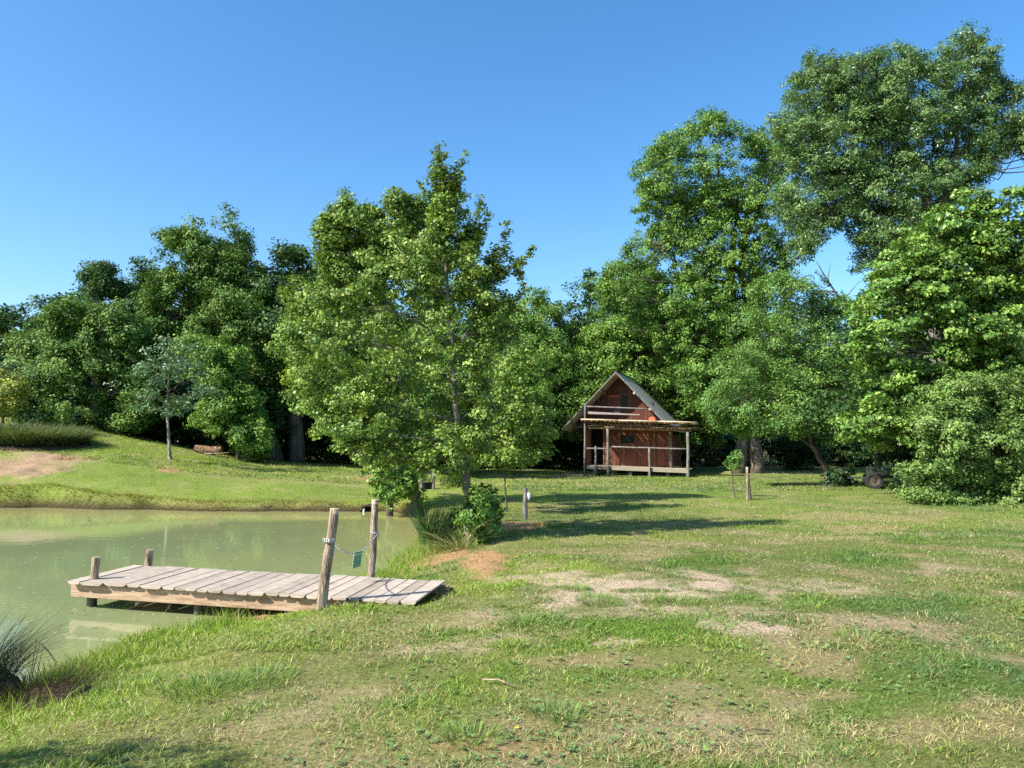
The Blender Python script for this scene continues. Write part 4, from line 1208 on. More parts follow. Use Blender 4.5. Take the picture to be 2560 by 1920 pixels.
    tree('privet_shrub', 'dense blue-green shrub reaching the ground at the right edge of the lawn', 'shrub', 20.0,
         [[(1200, 1520, .06), (1180, 1300, .04), (1150, 1150, .02)], [(1500, 1560, .05), (1500, 1300, .03)]],
         [(1060, 1040, 110, 80), (1220, 1060, 120, 80), (1400, 1080, 130, 80), (1600, 1090, 120, 80), (1120, 1130, 60, 60), (1120, 1250, 50, 70), (1140, 1380, 70, 80), (1150, 1200, 110, 90), (1240, 1330, 120, 90), (1300, 1180, 120, 90), (1380, 1300, 130, 100), (1500, 1180, 130, 90), (1560, 1320, 140, 100), (1700, 1240, 110, 110), (1200, 1440, 110, 60), (1380, 1440, 120, 70), (1550, 1470, 110, 60),
          (1690, 1450, 100, 90), (1090, 1490, 60, 26), (1120, 1500, 90, 28), (1290, 1530, 110, 30), (1460, 1560, 100, 34), (1640, 1590, 90, 40), (1740, 1600, 80, 60)],
         'shrub', 0.072, 0.25, 0.85, 'z5', 1.3, grow=1.1, seed=55, fill=[(1090,1000),(1150,800),(1800,700),(1800,1680),(1500,1620),(1300,1570),(1060,1500),(1080,1400),(1090,1200)], fillr=95, twigs=60, aspect=0.6, shell=0.6, flat=0.7)
    tree('hazel_tree', 'dark shaded hazel behind the parked trailer', 'tree', 31,
         [[(760, 1420, .12), (740, 1150, .09), (720, 800, .05)]],
         [(520, 880, 110, 70, -6), (640, 930, 120, 70, -6), (760, 990, 110, 60, -5.5), (560, 990, 110, 50, -6), (680, 1040, 120, 40, -5.5), (850, 1060, 100, 50, -5.5), (420, 930, 90, 60, -5), (680, 700, 110, 80), (760, 850, 110, 80), (640, 880, 100, 70), (720, 980, 120, 60), (850, 1080, 100, 60), (640, 780, 90, 70), (850, 960, 100, 80), (930, 1180, 90, 60), (700, 560, 100, 80)],
         'dark', 0.14, 0.45, 0.9, 'z5', 1.4, seed=56, twigs=40)


build_trees()


# ------------------------------------------------------------------ wood behind: copies of two source trees and two shrubs
def copy_thing(root, loc, rz, sc, label):
    r = root.copy()
    COL.objects.link(r)
    r.location = loc
    r.rotation_euler = (0, 0, rz)
    r.scale = (sc[0], sc[1], sc[2])
    r['label'] = label
    for ch in list(root.children):
        c = ch.copy()
        COL.objects.link(c)
        c.parent = r
    return r


def generic_tree(name, label, cat, group, H, R, cols, leaf, clump, seed, trunk=0.2, low=0.15, n=16, cover=0.8):
    rng = np.random.default_rng(seed)
    root = empty(name, (0, 0, 0), 0, label, cat, group)
    L = []
    for i in range(n):
        t = low + (0.95 - low) * (i + 0.5) / n
        rr = R * math.sin(math.pi * min(1, 0.25 + 0.75 * (1 - t) ** 0.8)) ** 0.6
        a = i * 2.4
        rad = rr * 0.55
        L.append((np.array([math.cos(a) * rad, math.sin(a) * rad, H * t]), (rr * 0.6, rr * 0.6, H * 0.09 + 0.3)))
    V, Fc, C, CCl = crown_arrays(L, leaf, clump, cover, COLS[cols], rng, 1.4, 0.55, 0.55)
    mb = MB()
    mb.tube([(0, 0, -0.3), (0.05, 0.1, H * 0.25), (0.1, 0, H * 0.6), (0, 0, H * 0.92)], [trunk, trunk * 0.8, trunk * 0.5, 0.02], 8)
    for c, r in L:
        branch(mb, (0.05, 0.05, c[2] * 0.7), c, trunk * 0.25, 0.02)
    mb.build('trunk', M['bark'], root, smooth=True)
    mesh_np('crown', V, Fc, M['leaf'], root, col=C)
    return root


def build_wood():
    tg = 'trees deep in the wood'
    A = generic_tree('forest_tree', 'tree', 'tree', tg, 9.0, 3.6, 'dark', 0.22, 0.7, 101)
    B = generic_tree('forest_tree', 'tree', 'tree', tg, 9.5, 4.0, 'ash', 0.24, 0.75, 102)
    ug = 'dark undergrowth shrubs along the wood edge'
    U = generic_tree('undergrowth_shrub', 'shrub', 'shrub', ug, 3.2, 2.2, 'dark_shaded', 0.15, 0.45, 103, 0.05, 0.05, 12, 0.9)
    first = {0: True, 1: True, 2: True}
    rng = random.Random(4)
    places = []
    x = -46
    while x < 48:
        places.append((x + rng.uniform(-1, 1), 56 + rng.uniform(-2, 2)))
        places.append((x + 2 + rng.uniform(-1, 1), 64 + rng.uniform(-2, 2)))
        x += 5.2
    for i, (x, y) in enumerate(places):
        src = (A, B)[i % 2]
        pxx = 1280 + x / y * F
        # the sky shows above the far left and between the alders and the cabin: keep these lower there
        lim = np.interp(pxx, [-200, 0, 100, 250, 500, 1100, 1200, 1400, 1500, 1700, 1900, 2050, 2130, 2500], [850, 850, 830, 760, 720, 700, 800, 770, 760, 700, 690, 880, 880, 600])
        H = (1105 - lim) / F * y + CAMZ - 0.4
        sc = max(0.35, min(1.25, H / 9.3)) * rng.uniform(0.9, 1.0)
        lab = 'dark background tree deep in the wood, partly hidden by the trees in front' if i % 2 == 0 else 'lighter green background tree deep in the wood, partly hidden by the trees in front'
        loc = (x, y, float(h(x, y)) - 0.1)
        if first[i % 2]:
            first[i % 2] = False
            src.location = loc
            src.scale = (1.0, 1.0, sc)
            src['label'] = lab
        else:
            copy_thing(src, loc, rng.uniform(0, 6.28), (1.0, 1.0, sc), lab)
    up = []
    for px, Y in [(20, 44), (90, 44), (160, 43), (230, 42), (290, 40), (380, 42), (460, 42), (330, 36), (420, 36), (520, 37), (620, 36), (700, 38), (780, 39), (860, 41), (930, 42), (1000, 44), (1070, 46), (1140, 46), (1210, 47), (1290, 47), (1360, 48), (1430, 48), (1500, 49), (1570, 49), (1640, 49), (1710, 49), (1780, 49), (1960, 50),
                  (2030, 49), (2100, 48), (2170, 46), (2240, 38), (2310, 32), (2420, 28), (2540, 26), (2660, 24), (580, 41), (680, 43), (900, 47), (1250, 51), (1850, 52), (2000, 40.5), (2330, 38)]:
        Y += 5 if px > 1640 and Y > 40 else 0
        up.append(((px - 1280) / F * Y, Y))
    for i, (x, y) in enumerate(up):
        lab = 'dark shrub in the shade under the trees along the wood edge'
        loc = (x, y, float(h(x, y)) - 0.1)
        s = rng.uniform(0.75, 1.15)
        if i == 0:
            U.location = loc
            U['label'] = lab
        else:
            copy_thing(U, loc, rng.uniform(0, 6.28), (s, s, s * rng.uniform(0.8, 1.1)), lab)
    # tree out of frame on the left that shades the bank in the corner
    tree_root = generic_tree('unseen_shade_bush', 'unseen leafy bush just outside the left side, shading the sedge and the near bank', 'shrub', None, 2.5, 1.0, 'bright', 0.06, 0.2, 107, 0.03, 0.2, 9, 0.9)
    tree_root.location = (-5.0, 2.3, -0.05)


build_wood()


# ------------------------------------------------------------------ reeds and sedge
def clump_plant(name, label, cat, base, n, r, L, W, cols, tilt, bend, rng, lean=(0, 0), mound=None, segs=5, group=None):
    root = empty(name, base, 0, label, cat, group)
    a = rng.uniform(0, 2 * np.pi, n)
    rr = r * np.sqrt(rng.random(n))
    x = rr * np.cos(a)
    y = rr * np.sin(a)
    ti = np.abs(rng.normal(tilt, tilt * 0.6, n))
    az = a + rng.normal(0, 0.5, n)
    d = np.stack([np.cos(az) * np.sin(ti) + lean[0], np.sin(az) * np.sin(ti) + lean[1], np.cos(ti)], 1)
    d /= np.linalg.norm(d, axis=1, keepdims=True)
    z = h(x + base[0], y + base[1]) - base[2] - 0.02
    if mound:
        z = np.maximum(z, 0) + mound * np.clip(1 - (rr / (r * 1.3)) ** 2, 0, 1) - 0.05
    c = mix(np.tile(np.array(cols[0]), (n, 1)), np.array(cols[1]), rng.random(n))
    c = mix(c, np.array(cols[2]), (rng.random(n) < 0.18) * 0.9)
    V, q, t, C = blades(np.stack([x, y, z], 1), d, L * rng.uniform(0.45, 1.1, n), np.full(n, W) * rng.uniform(.6, 1.3, n), rng.uniform(bend * 0.3, bend, n), c, segs, rng)
    mesh_np('blades', V, [q, t], M['grass'], root, col=C)
    if mound:
        nr, na = 9, 26
        vs = [(0, 0, mound)]
        for i in range(1, nr):
            for k in range(na):
                rad = r * 1.35 * i / (nr - 1)
                an = 2 * math.pi * k / na
                px_, py_ = rad * math.cos(an), rad * math.sin(an)
                zz = mound * max(0, 1 - (i / (nr - 1)) ** 2) * random.uniform(0.8, 1.1) + (float(h(px_ + base[0], py_ + base[1])) - base[2]) * (i / (nr - 1)) - (0.08 if i == nr - 1 else 0)
                vs.append((px_ * random.uniform(.94, 1.06), py_ * random.uniform(.94, 1.06), zz))
        mb = MB()
        fs = [(0, 1 + k, 1 + (k + 1) % na) for k in range(na)]
        for i in range(nr - 2):
            for k in range(na):
                a0 = 1 + i * na + k
                a1 = 1 + i * na + (k + 1) % na
                fs.append((a0, a0 + na, a1 + na, a1))
        mb.add(vs, fs)
        mb.build('root_mound', M['soil'], root, smooth=True)
    return root


def build_reeds():
    rng = np.random.default_rng(17)
    b = hit(1085, 1368)
    clump_plant('reed_clump', 'clump of tall green reeds at the pond edge left of the spiky alder', 'reeds', b, 460, 0.22, 1.02, 0.014, [(0.04, 0.11, 0.035), (0.10, 0.21, 0.055), (0.3, 0.3, 0.12)], 0.22, 0.35, rng, (0.10, 0))
    b = hit(1140, 1375)
    clump_plant('reed_clump', 'limp half-dry reeds lying against the foot of the spiky alder', 'reeds', b, 260, 0.2, 0.75, 0.012, [(0.10, 0.17, 0.04), (0.28, 0.28, 0.10), (0.50, 0.42, 0.22)], 0.6, 1.0, rng, (-0.3, -0.1))
    b = on_z(5, 1735, -0.12)
    clump_plant('sedge_clump', 'dark wiry sedge tussock at the pond edge in the lower left corner', 'sedge', b + np.array([-.2, 0.1, 0]), 800, 0.2, 0.56, 0.004, [(0.012, 0.03, 0.014), (0.035, 0.07, 0.03), (0.16, 0.10, 0.05)], 0.5, 0.9, rng, (0.05, 0.0), mound=0.22, segs=6)
    b = on_z(120, 1730, -0.14)
    clump_plant('sedge_clump', 'low reddish-brown sedge tussock just right of the dark wiry one', 'sedge', b, 420, 0.22, 0.30, 0.004, [(0.03, 0.05, 0.02), (0.10, 0.07, 0.035), (0.24, 0.10, 0.05)], 0.6, 0.7, rng, (0.0, 0.0), mound=0.05, segs=4)
    # rough tall grass heap on the left skyline of the slope
    b = hit(60, 1112)
    clump_plant('tall_grass_clump', 'heap of tall dark uncut grass at the left edge of the slope', 'tall grass', b + np.array([0, 0.6, 0]), 9000, 1.5, 0.85, 0.028, [(0.045, 0.085, 0.025), (0.13, 0.19, 0.06), (0.26, 0.24, 0.11)], 0.45, 0.9, rng, (0.1, 0), mound=0.10, segs=4)
    # dead bent leaf by the sedge
    mb = MB()
    p = on_z(60, 1700, 0.0)
    for k in range(3):
        q = p + np.array([random.uniform(-.05, .05), random.uniform(-.05, .05), -0.1])
        e = at(120 + k * 9, 1625 + k * 12, q[1] + 0.05)
        m_ = at(92 + k * 8, 1598 + 9 * k, q[1])
        mb.tube([q, (q + m_) / 2 + np.array([0, 0, .02]), m_, e, e + np.array([0.03, 0, -.06])], [0.002, 0.003, 0.003, 0.002, 0.001], 4)
    o = mb.build('dead_stalk', M['rim'], None, loc=tuple(p))
    prop(o, 'brown withered stalks bent over the water beside the dark sedge', 'dead stalks')


build_reeds()


# ------------------------------------------------------------------ jetty
def build_jetty():
    DZ = 0.10
    NL = on_z(178, 1451, DZ)
    NR = on_z(1043, 1503, DZ)
    FL = on_z(330, 1413, DZ)
    FR = on_z(1116, 1452, DZ)
    ang = math.atan2(NR[1] - NL[1], NR[0] - NL[0])
    root = empty('wooden_jetty', (NL[0], NL[1], WZ), ang, 'low wooden jetty of grey planks running out over the pond', 'jetty')
    Rm = np.array([[math.cos(-ang), -math.sin(-ang)], [math.sin(-ang), math.cos(-ang)]])

    def loc(p):
        q = Rm @ (np.array(p[:2]) - NL[:2])
        return q
    NRl, FLl, FRl = loc(NR), loc(FL), loc(FR)
    Lr = NRl[0]
    Wd = 0.5 * (FLl[1] + FRl[1])
    sk = 0.5 * (FLl[0] + (FRl[0] - Lr))        # slight skew of the boards
    dz = DZ - WZ
    jn = [178, 209, 263, 320, 353, 409, 440, 465, 498, 526, 561, 595, 625, 666, 700, 728, 768, 798, 834, 874, 903, 940, 970, 1003, 1043]
    us = []
    for px in jn:
        t = (px - 178) / (1043 - 178)
        us.append(loc(on_z(px, 1451 + t * 52, DZ))[0])
    mb = MB()
    rng = random.Random(2)
    for i in range(len(us) - 1):
        g = 0.004 if i not in (4, 17) else 0.014
        u0, u1 = us[i] + g, us[i + 1] - g * 0.5
        th = rng.uniform(0.026, 0.034)
        zt = dz + rng.uniform(-0.004, 0.005)
        y0 = -0.035 + rng.uniform(-0.02, 0.015)
        y1 = Wd + rng.uniform(-0.02, 0.03)
        tone = rng.uniform(0.72, 1.08)
        col = (0.46 * tone, 0.38 * tone, 0.30 * tone)
        n = 7
        # board lofted along its length, waney under-edges and slight cup
        prof = []
        for k in range(n):
            t = k / (n - 1)
            y = y0 + (y1 - y0) * t
            s = sk * t
            a = rng.uniform(-0.002, 0.002)
            b = rng.uniform(-0.002, 0.002)
            e = (u1 - u0) * 0.16
            prof.append([(u0 + s + a, y, zt - 0.004), (u0 + s + a + 0.005, y, zt), ((u0 + u1) / 2 + s, y, zt - 0.002), (u1 + s + b - 0.005, y, zt), (u1 + s + b, y, zt - 0.004),
                         (u1 + s + b - e * 0.2, y, zt - th * 0.6), (u1 + s + b - e, y, zt - th), (u0 + s + a + e, y, zt - th), (u0 + s + a + e * 0.2, y, zt - th * 0.6)])
        vs = [p for r in prof for p in r]
        fs = []
        m = 9
        for k in range(n - 1):
            for j in range(m):
                fs.append((k * m + j, k * m + (j + 1) % m, (k + 1) * m + (j + 1) % m, (k + 1) * m + j))
        fs.append(tuple(range(m))[::-1])
        fs.append(tuple((n - 1) * m + j for j in range(m)))
        fs = [tuple(reversed(f)) for f in fs]
        mb.add(vs, fs, col)
    mb.build('deck', M['deck'], root)
    for y in (0.02, Wd - 0.08):
        b = MB()
        b.box((-0.02, y, dz - 0.034 - 0.145), (Lr * 0.985, y + 0.06, dz - 0.0345), jit=0.0015)
        b.build('side_beam', M['beam'], root, bevel=0.004)
    for u in (0.05, Lr * 0.36, Lr * 0.66):
        b = MB()
        b.box((u, 0.081, dz - 0.15), (u + 0.05, Wd - 0.081, dz - 0.036))
        b.build('cross_beam', M['beam'], root)
    # piles: two tall ends above the deck, shorter ones under the beams
    for px, py, y, top in [(217, 1450, 0.155, 0.30), (328, 1415, Wd + 0.03, 0.26)]:
        q = loc(on_z(px, py, DZ))
        b = MB()
        u = max(q[0], 0.05)
        hh = 0.235 if y < 0.5 else 0.19
        b.tube([(u - 0.02, y, -1.0), (u - 0.005, y, 0.0), (u + 0.012, y, dz + 0.05), (u + 0.03, y, dz + hh)], [0.049, 0.047, 0.044, 0.042], 14, wob=0.03)
        o = b.build('piling', M['log'], root, smooth=False)
        b = MB()
        b.tube([(u - 0.02, y, -1.02), (u - 0.004, y, 0.13)], [0.053, 0.051], 14, wob=0.02)
        b.build('wet_foot', M['pile'], o)
    for t, y in [(0.38, 0.13), (0.50, Wd - 0.14), (0.15, Wd - 0.14), (0.70, 0.13), (0.66, Wd - 0.14)]:
        b = MB()
        b.tube([(Lr * t - 0.02, y, -1.0), (Lr * t, y, dz - 0.04)], 0.048, 12, wob=0.03)
        b.build('piling', M['pile'], root)
    return root


build_jetty()


def log_post(name, label, cat, p0, p1, r0, r1, mat, seed, endmat=None, bury=0.3, group=None, nsides=14):
    p0 = np.array(p0)
    p1 = np.array(p1)
    rng = random.Random(seed)
    random.seed(seed)
    root = empty(name, p0, 0, label, cat, group)
    d = p1 - p0
    L = np.linalg.norm(d)
    d = d / L
    n = 12
    side = np.array([1, 0, 0]) - d * d[0]
    pts = []
    rs = []
    for k in range(n):
        t = k / (n - 1)
        q = d * (t * (L + bury) - bury) + side * 0.012 * math.sin(t * 5 + seed)
        pts.append(q)
        rs.append((r0 + (r1 - r0) * t) * rng.uniform(0.94, 1.06))
    mb = MB()
    mb.tube(pts, rs, nsides, True, wob=0.035)
    o = mb.build('shaft', M[mat], root, smooth=False)
    if endmat:
        mb = MB()
        mb.tube([pts[-1] - d * 0.045, pts[-1] + d * 0.004], [rs[-1] * 1.03, rs[-1] * 1.01], nsides, True, wob=0.01)
        mb.build('sawn_top', M[endmat], root)
    return root, pts, p0


def build_posts():
    a0 = on_z(806, 1522, 0.03)
    a1 = at(834, 1272, a0[1] + 0.02)
    log_post('gate_post', 'bark-patched leaning log post on the near side of the jetty, chain tied round it', 'post', a0, a1, 0.052, 0.043, 'log', 3, 'logend')
    # far post
    b0 = on_z(925, 1440, 0.02)
    b1 = at(941, 1250, b0[1] + 0.0)
    log_post('gate_post', 'smoother peeled log post on the far side of the jetty', 'post', b0, b1, 0.047, 0.040, 'log', 6, 'logend')
    # chain
    c0 = at(826, 1355, a0[1]) + np.array([0, 0.05, 0])
    c1 = at(945, 1333, b0[1]) + np.array([0, -0.03, 0])
    lowp = at(888, 1382, (a0[1] + b0[1]) / 2)
    t = np.linspace(0, 1, 47)
    mid = 2 * lowp - 0.5 * (c0 + c1)
    P = [(1 - s) ** 2 * c0 + 2 * s * (1 - s) * mid + s * s * c1 for s in t]
    mb = MB()
    for i in range(len(P) - 1):
        p, q = P[i], P[i + 1]
        d = q - p
        L = np.linalg.norm(d)
        d /= L
        s1 = np.cross(d, [0, 0, 1])
        s1 /= np.linalg.norm(s1)
        s2 = np.cross(d, s1)
        s = s1 if i % 2 else s2
        c = (p + q) / 2
        ring = [c + d * math.cos(a) * L * 0.78 + s * math.sin(a) * 0.008 for a in np.linspace(0, 2 * math.pi, 9)]
        mb.tube(ring, 0.0026, 5, False)
    # loops round the posts
    def loop(c, r, k=2, dz=0.012, tail=0.0):
        pts = []
        for j in range(14 * k + 1):
            a = 2 * math.pi * j / 14
            pts.append(c + np.array([math.cos(a) * r, math.sin(a) * r, dz * j / 14 + 0.006 * math.sin(a * 2)]))
        for j in range(len(pts) - 1):
            mb.tube([pts[j] - (pts[j + 1] - pts[j]) * 0.1, pts[j + 1]], 0.0045 if j % 2 else 0.0035, 5, True)
        if tail:
            for j in range(8):
                a = pts[0] + np.array([-0.006 * (j % 2), -0.01, -tail * j / 8])
                mb.tube([a, a + np.array([0.004, 0, -tail / 8])], 0.0035, 4, True)
    ca = at(822, 1355, a0[1])
    loop(ca, 0.056, 3, 0.012, 0.13)
    cb = at(936, 1334, b0[1])
    loop(cb, 0.052, 2, 0.012, 0.06)
    o = mb.build('chain', M['steel'], None, smooth=True, loc=tuple(c0))
    prop(o, 'thin galvanised chain slung between the two jetty posts', 'chain')
    # sign hanging from the chain
    Y = (a0[1] + b0[1]) / 2
    tl, tr = at(885.5, 1381, Y - 0.04), at(906, 1377, Y + 0.06)
    bl, br = at(880, 1422, Y - 0.04), at(901, 1415, Y + 0.06)
    root = empty('hanging_sign', tl, 0, 'small green and white notice hanging from the chain', 'sign')
    nrm = np.cross(tr - tl, bl - tl)
    nrm /= np.linalg.norm(nrm)
    if nrm[1] > 0:
        nrm = -nrm

    def S3(u, v, o=0.0):
        return (tl * (1 - u) * (1 - v) + tr * u * (1 - v) + bl * (1 - u) * v + br * u * v) + nrm * o - tl
    mb = MB()
    mb.hexa([S3(0, 0, -.002), S3(1, 0, -.002), S3(1, 1, -.002), S3(0, 1, -.002), S3(0, 0, .002), S3(1, 0, .002), S3(1, 1, .002), S3(0, 1, .002)])
    mb.build('panel', M['signpale'], root)
    mb = MB()
    rng = random.Random(5)
    for v0, v1 in [(0.02, 0.08), (0.26, 0.33), (0.56, 0.66), (0.71, 0.80), (0.84, 0.89), (0.94, 0.99)]:
        u = 0.03
        while u < 0.93:
            w = rng.uniform(0.10, 0.2)
            a = rng.uniform(0, .015)
            mb.hexa([S3(u, v0 + a, .003), S3(min(u + w, .97), v0 + a, .003), S3(min(u + w, .97), v1, .003), S3(u, v1, .003), S3(u, v0 + a, .0045), S3(min(u + w, .97), v0 + a, .0045), S3(min(u + w, .97), v1, .0045), S3(u, v1, .0045)])
            u += w + 0.015
    mb.build('lettering', M['signgreen'], root)
    mb = MB()
    for k in range(4):       # row of outlined pictograms
        u = 0.14 + k * 0.2
        for a0_, a1_, b0_, b1_ in [(0, .14, .38, .40), (0, .14, .50, .52), (0, .025, .38, .52), (.115, .14, .38, .52)]:
            mb.hexa([S3(u + a0_, b0_, .003), S3(u + a1_, b0_, .003), S3(u + a1_, b1_, .003), S3(u + a0_, b1_, .003), S3(u + a0_, b0_, .0045), S3(u + a1_, b0_, .0045), S3(u + a1_, b1_, .0045), S3(u + a0_, b1_, .0045)])
    mb.build('pictograms', M['signgreen'], root)
    # short grey post by the sapling
    p0 = hit(1315, 1299)
    p1 = at(1312, 1220, p0[1])
    root, pts, b = log_post('marker_post', 'short grey weathered post with a white bag tied on, right of the alders', 'post', p0, p1, 0.052, 0.046, 'greylog', 9)
    q = at(1321, 1242, p0[1] - 0.04) - p0
    mb = MB()
    mb.tube([q + np.array([0, 0, .09]), q + np.array([.012, -.02, .04]), q + np.array([.02, -.02, -.02]), q + np.array([0, 0, -.075])], [.01, .035, .03, .008], 9, True, wob=0.2)
    mb.build('plastic_bag', M['white'], root, smooth=True)
    # stakes right of the cabin
    p0 = hit(1867, 1250)
    log_post('tree_stake', 'pale upright stake standing on the lawn right of the cabin', 'stake', p0, at(1869, 1168, p0[1]), 0.038, 0.036, 'log', 12, 'logend')
    p0 = hit(1877, 1249)
    log_post('tree_stake', 'shorter dark stake leaning against the pale upright one', 'stake', p0, at(1871, 1186, p0[1]), 0.03, 0.028, 'bark', 14)
    p0 = hit(1836, 1243)
    Y = p0[1]
    tree('fruit_sapling', 'tiny staked sapling with a few leaves on the lawn near the two stakes', 'sapling', Y, [[(1836, 1243, .022), (1832, 1205, .02), (1828, 1172, .014), (1836, 1140, .006)]],
         [(1838, 1138, 10, 9), (1830, 1156, 14, 10), (1818, 1166, 12, 6), (1842, 1160, 7, 8)], 'fine', 0.085, 0.12, 2.2, 'px', 1.4, back=False, twigs=20, seed=71, grow=1.25)


build_posts()


# ------------------------------------------------------------------ cabin
def build_cabin():
    A = -math.radians(20)
    D0 = 38.0
    org = at(1539, 1185, D0)
    org = np.array([org[0], org[1], 0.0])
    root = empty('cabin', org, A, 'small red-brown plank cabin with a steep pale roof and log porch', 'cabin')
    u = np.array([math.cos(A), math.sin(A), 0])
    v = np.array([-math.sin(A), math.cos(A), 0])

    def C(zx, zy, vv):
        d = ray(1350 + zx * 0.217, 880 + zy * 0.217)
        o = np.array([0, 0, CAMZ]) - org
        # local components
        dv = d @ v
        t = (vv - o @ v) / dv
        p = o + d * t
        return np.array([p @ u, vv, p[2]])
    WV = 1.5       # wall plane
    RF = 0.3       # roof front edge
    LEN = 6.0
    rng = random.Random(12)
    # --- roof geometry from the front edge
    pk = C(872, 226, RF)
    le = C(250, 888, RF)
    re = C(1520, 893, RF)
    zfl = C(800, 1310, WV)[2]          # floor
    sl = (pk[2] - le[2]) / (pk[0] - le[0])
    sr = (pk[2] - re[2]) / (re[0] - pk[0])

    def roofz(x):
        return np.where(x < pk[0], pk[2] - (pk[0] - x) * sl, pk[2] - (x - pk[0]) * sr)
    drop = 0.05                         # ridge falls a little to the back
    def slab(pa, pb, th0, th1, v0, v1):
        pts = []
        for vv, dd in ((v0, 0), (v1, -drop * (v1 - v0) / LEN)):
            pts.append([(pa[0], vv, pa[2] + dd + th0), (pb[0], vv, pb[2] + dd + th0), (pb[0], vv, pb[2] + dd + th1), (pa[0], vv, pa[2] + dd + th1)])
        a, b = pts
        return [a[0], a[1], b[1], b[0], a[3], a[2], b[2], b[3]]
    mb = MB()
    mb.hexa(slab(le, pk, -0.03, 0.0, RF, RF + LEN))
    mb.hexa(slab(pk + np.array([0.004, 0, 0]), re, -0.03, 0.0, RF, RF + LEN))
    # raised seams
    roof = mb.build('roof', M['roof'], root)
    mb = MB()
    mb.tube([(pk[0], RF - .02, pk[2] + 0.0), (pk[0], RF + LEN + .02, pk[2] - drop + 0.0)], 0.05, 8)
    mb.build('ridge_cap', noisy('dark_ridge', (0.05, 0.05, 0.045), (0.1, 0.1, 0.09), 6), roof)
    mb = MB()
    for a, b in ((le, pk), (pk, re)):
        s = 1 if a is le else -1
        mb.hexa(slab(a + np.array([0.03 * 0, 0, 0]), b - np.array([0.0, 0, 0]), -0.062, -0.033, RF + .02, RF + LEN - .02))
    mb.build('soffit', M['soffit'], roof)
    # barge boards on the front edge
    for a, b in ((le, pk), (pk, re)):
        mb = MB()
        mb.hexa(slab(a, b, -0.075, 0.008, RF - 0.03, RF - 0.003))
        mb.build('barge_board', M['greylog'], roof)
    # purlin ends under the front overhang
    for zx, zy in [(700, 470), (510, 670), (345, 845), (1085, 463), (1265, 657), (872, 290)]:
        p = C(zx, zy, RF + 0.12)
        zz = float(roofz(p[0])) - 0.14
        mb = MB()
        mb.tube([(p[0], RF + 0.06, zz), (p[0], WV + 0.5, zz - 0.08)], 0.055, 10)
        mb.build('purlin', M['log'] if zx < 870 else M['logend'], root)
    # --- board walls
    def boards(name, u0, u1, zb, ztop, holes, vv, base, w=0.15, parent=root):
        mb = MB()
        x = u0
        while x < u1 - 0.02:
            ww = w * rng.uniform(0.8, 1.2)
            x1 = min(x + ww, u1)
            segs = [(zb, None)]
            zt0, zt1 = ztop(x), ztop(x1)
            cuts = []
            for hx0, hx1, hz0, hz1 in holes:
                if x1 > hx0 + 0.02 and x < hx1 - 0.02:
                    cuts.append((hz0, hz1))
            cuts.sort()
            z0 = zb
            tone = rng.uniform(0.65, 1.2)
            r = rng.random()
            col = (base[0] * tone, base[1] * tone * (1.15 if r < 0.2 else 1), base[2] * tone)
            off = rng.uniform(-0.006, 0.006)
            pieces = []
            for c0, c1 in cuts:
                if c0 > z0:
                    pieces.append((z0, z0, c0, c0))
                z0 = c1
            if min(zt0, zt1) > z0:
                pieces.append((z0, z0, zt0, zt1))
            g = 0.004
            for a0, a1, b0, b1 in pieces:
                mb.hexa([(x + g, vv + off, a0), (x1 - g, vv + off, a1), (x1 - g, vv + off + .025, a1), (x + g, vv + off + .025, a0),
                         (x + g, vv + off, b0), (x1 - g, vv + off, b1), (x1 - g, vv + off + .025, b1), (x + g, vv + off + .025, b0)], col)
            x = x1
        return mb
    zt = lambda x: float(roofz(x)) - 0.075 - drop * (WV - RF) / LEN
    wl = C(530, 900, WV)[0]
    wr = C(1530, 900, WV)[0]
    # door, lower window, upper window, upper shutter
    dl, dr_ = C(600, 900, WV)[0], C(722, 900, WV)[0]
    dtop = C(660, 888, WV)[2]
    w0 = C(930, 955, WV)
    w1 = C(1095, 1055, WV)
    q0 = C(935, 495, WV)
    q1 = C(1022, 640, WV)
    zmid = C(900, 850, WV)[2]
    ug0, ug1 = C(345, 850, WV)[0], C(1500, 850, WV)[0]
    red = (0.110, 0.033, 0.019)
    wall = boards('wall', wl, wr, zfl, lambda x: min(zmid, zt(x)), [(dl, dr_, zfl, dtop), (w0[0], w1[0], w1[2], w0[2])], WV, (0.175, 0.056, 0.026))
    wo = wall.build('front_wall', M['board'], root)
    up_ = boards('wall', ug0, ug1, zmid + 0.002, lambda x: zt(x), [(q0[0], q1[0], q1[2], q0[2])], WV - 0.035, red)
    up_.build('gable', M['board'], root)
    # side and rear walls, dark inside
    mb = MB()
    zs = zmid + 0.0
    for x in (wl + 0.002, wr - 0.027):
        n = 30
        for k in range(n):
            a = WV + 0.06 + (4.4 - WV) * k / n
            b = WV + 0.06 + (4.4 - WV) * (k + 1) / n
            t = rng.uniform(.7, 1.1)
            mb.box((x, a + .003, zfl), (x + 0.025, b - .003, min(zs, zt(x) - .35)), (red[0] * t, red[1] * t, red[2] * t))
    n = 34
    for k in range(n):
        a = ug0 + 0.3 + (ug1 - ug0 - 0.6) * k / n
        b = ug0 + 0.3 + (ug1 - ug0 - 0.6) * (k + 1) / n
        t = rng.uniform(.7, 1.1)
        mb.hexa([(a + .003, 4.48, zfl), (b - .003, 4.48, zfl), (b - .003, 4.5, zfl), (a + .003, 4.5, zfl), (a + .003, 4.48, zt(a) - .4), (b - .003, 4.48, zt(b) - .4), (b - .003, 4.5, zt(b) - .4), (a + .003, 4.5, zt(a) - .4)], (red[0] * t, red[1] * t, red[2] * t))
    mb.build('rear_wall', M['board'], root)
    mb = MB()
    mb.box((ug0 + .3, WV + 0.05, zmid - 0.06), (ug1 - .3, 4.4, zmid - 0.02))
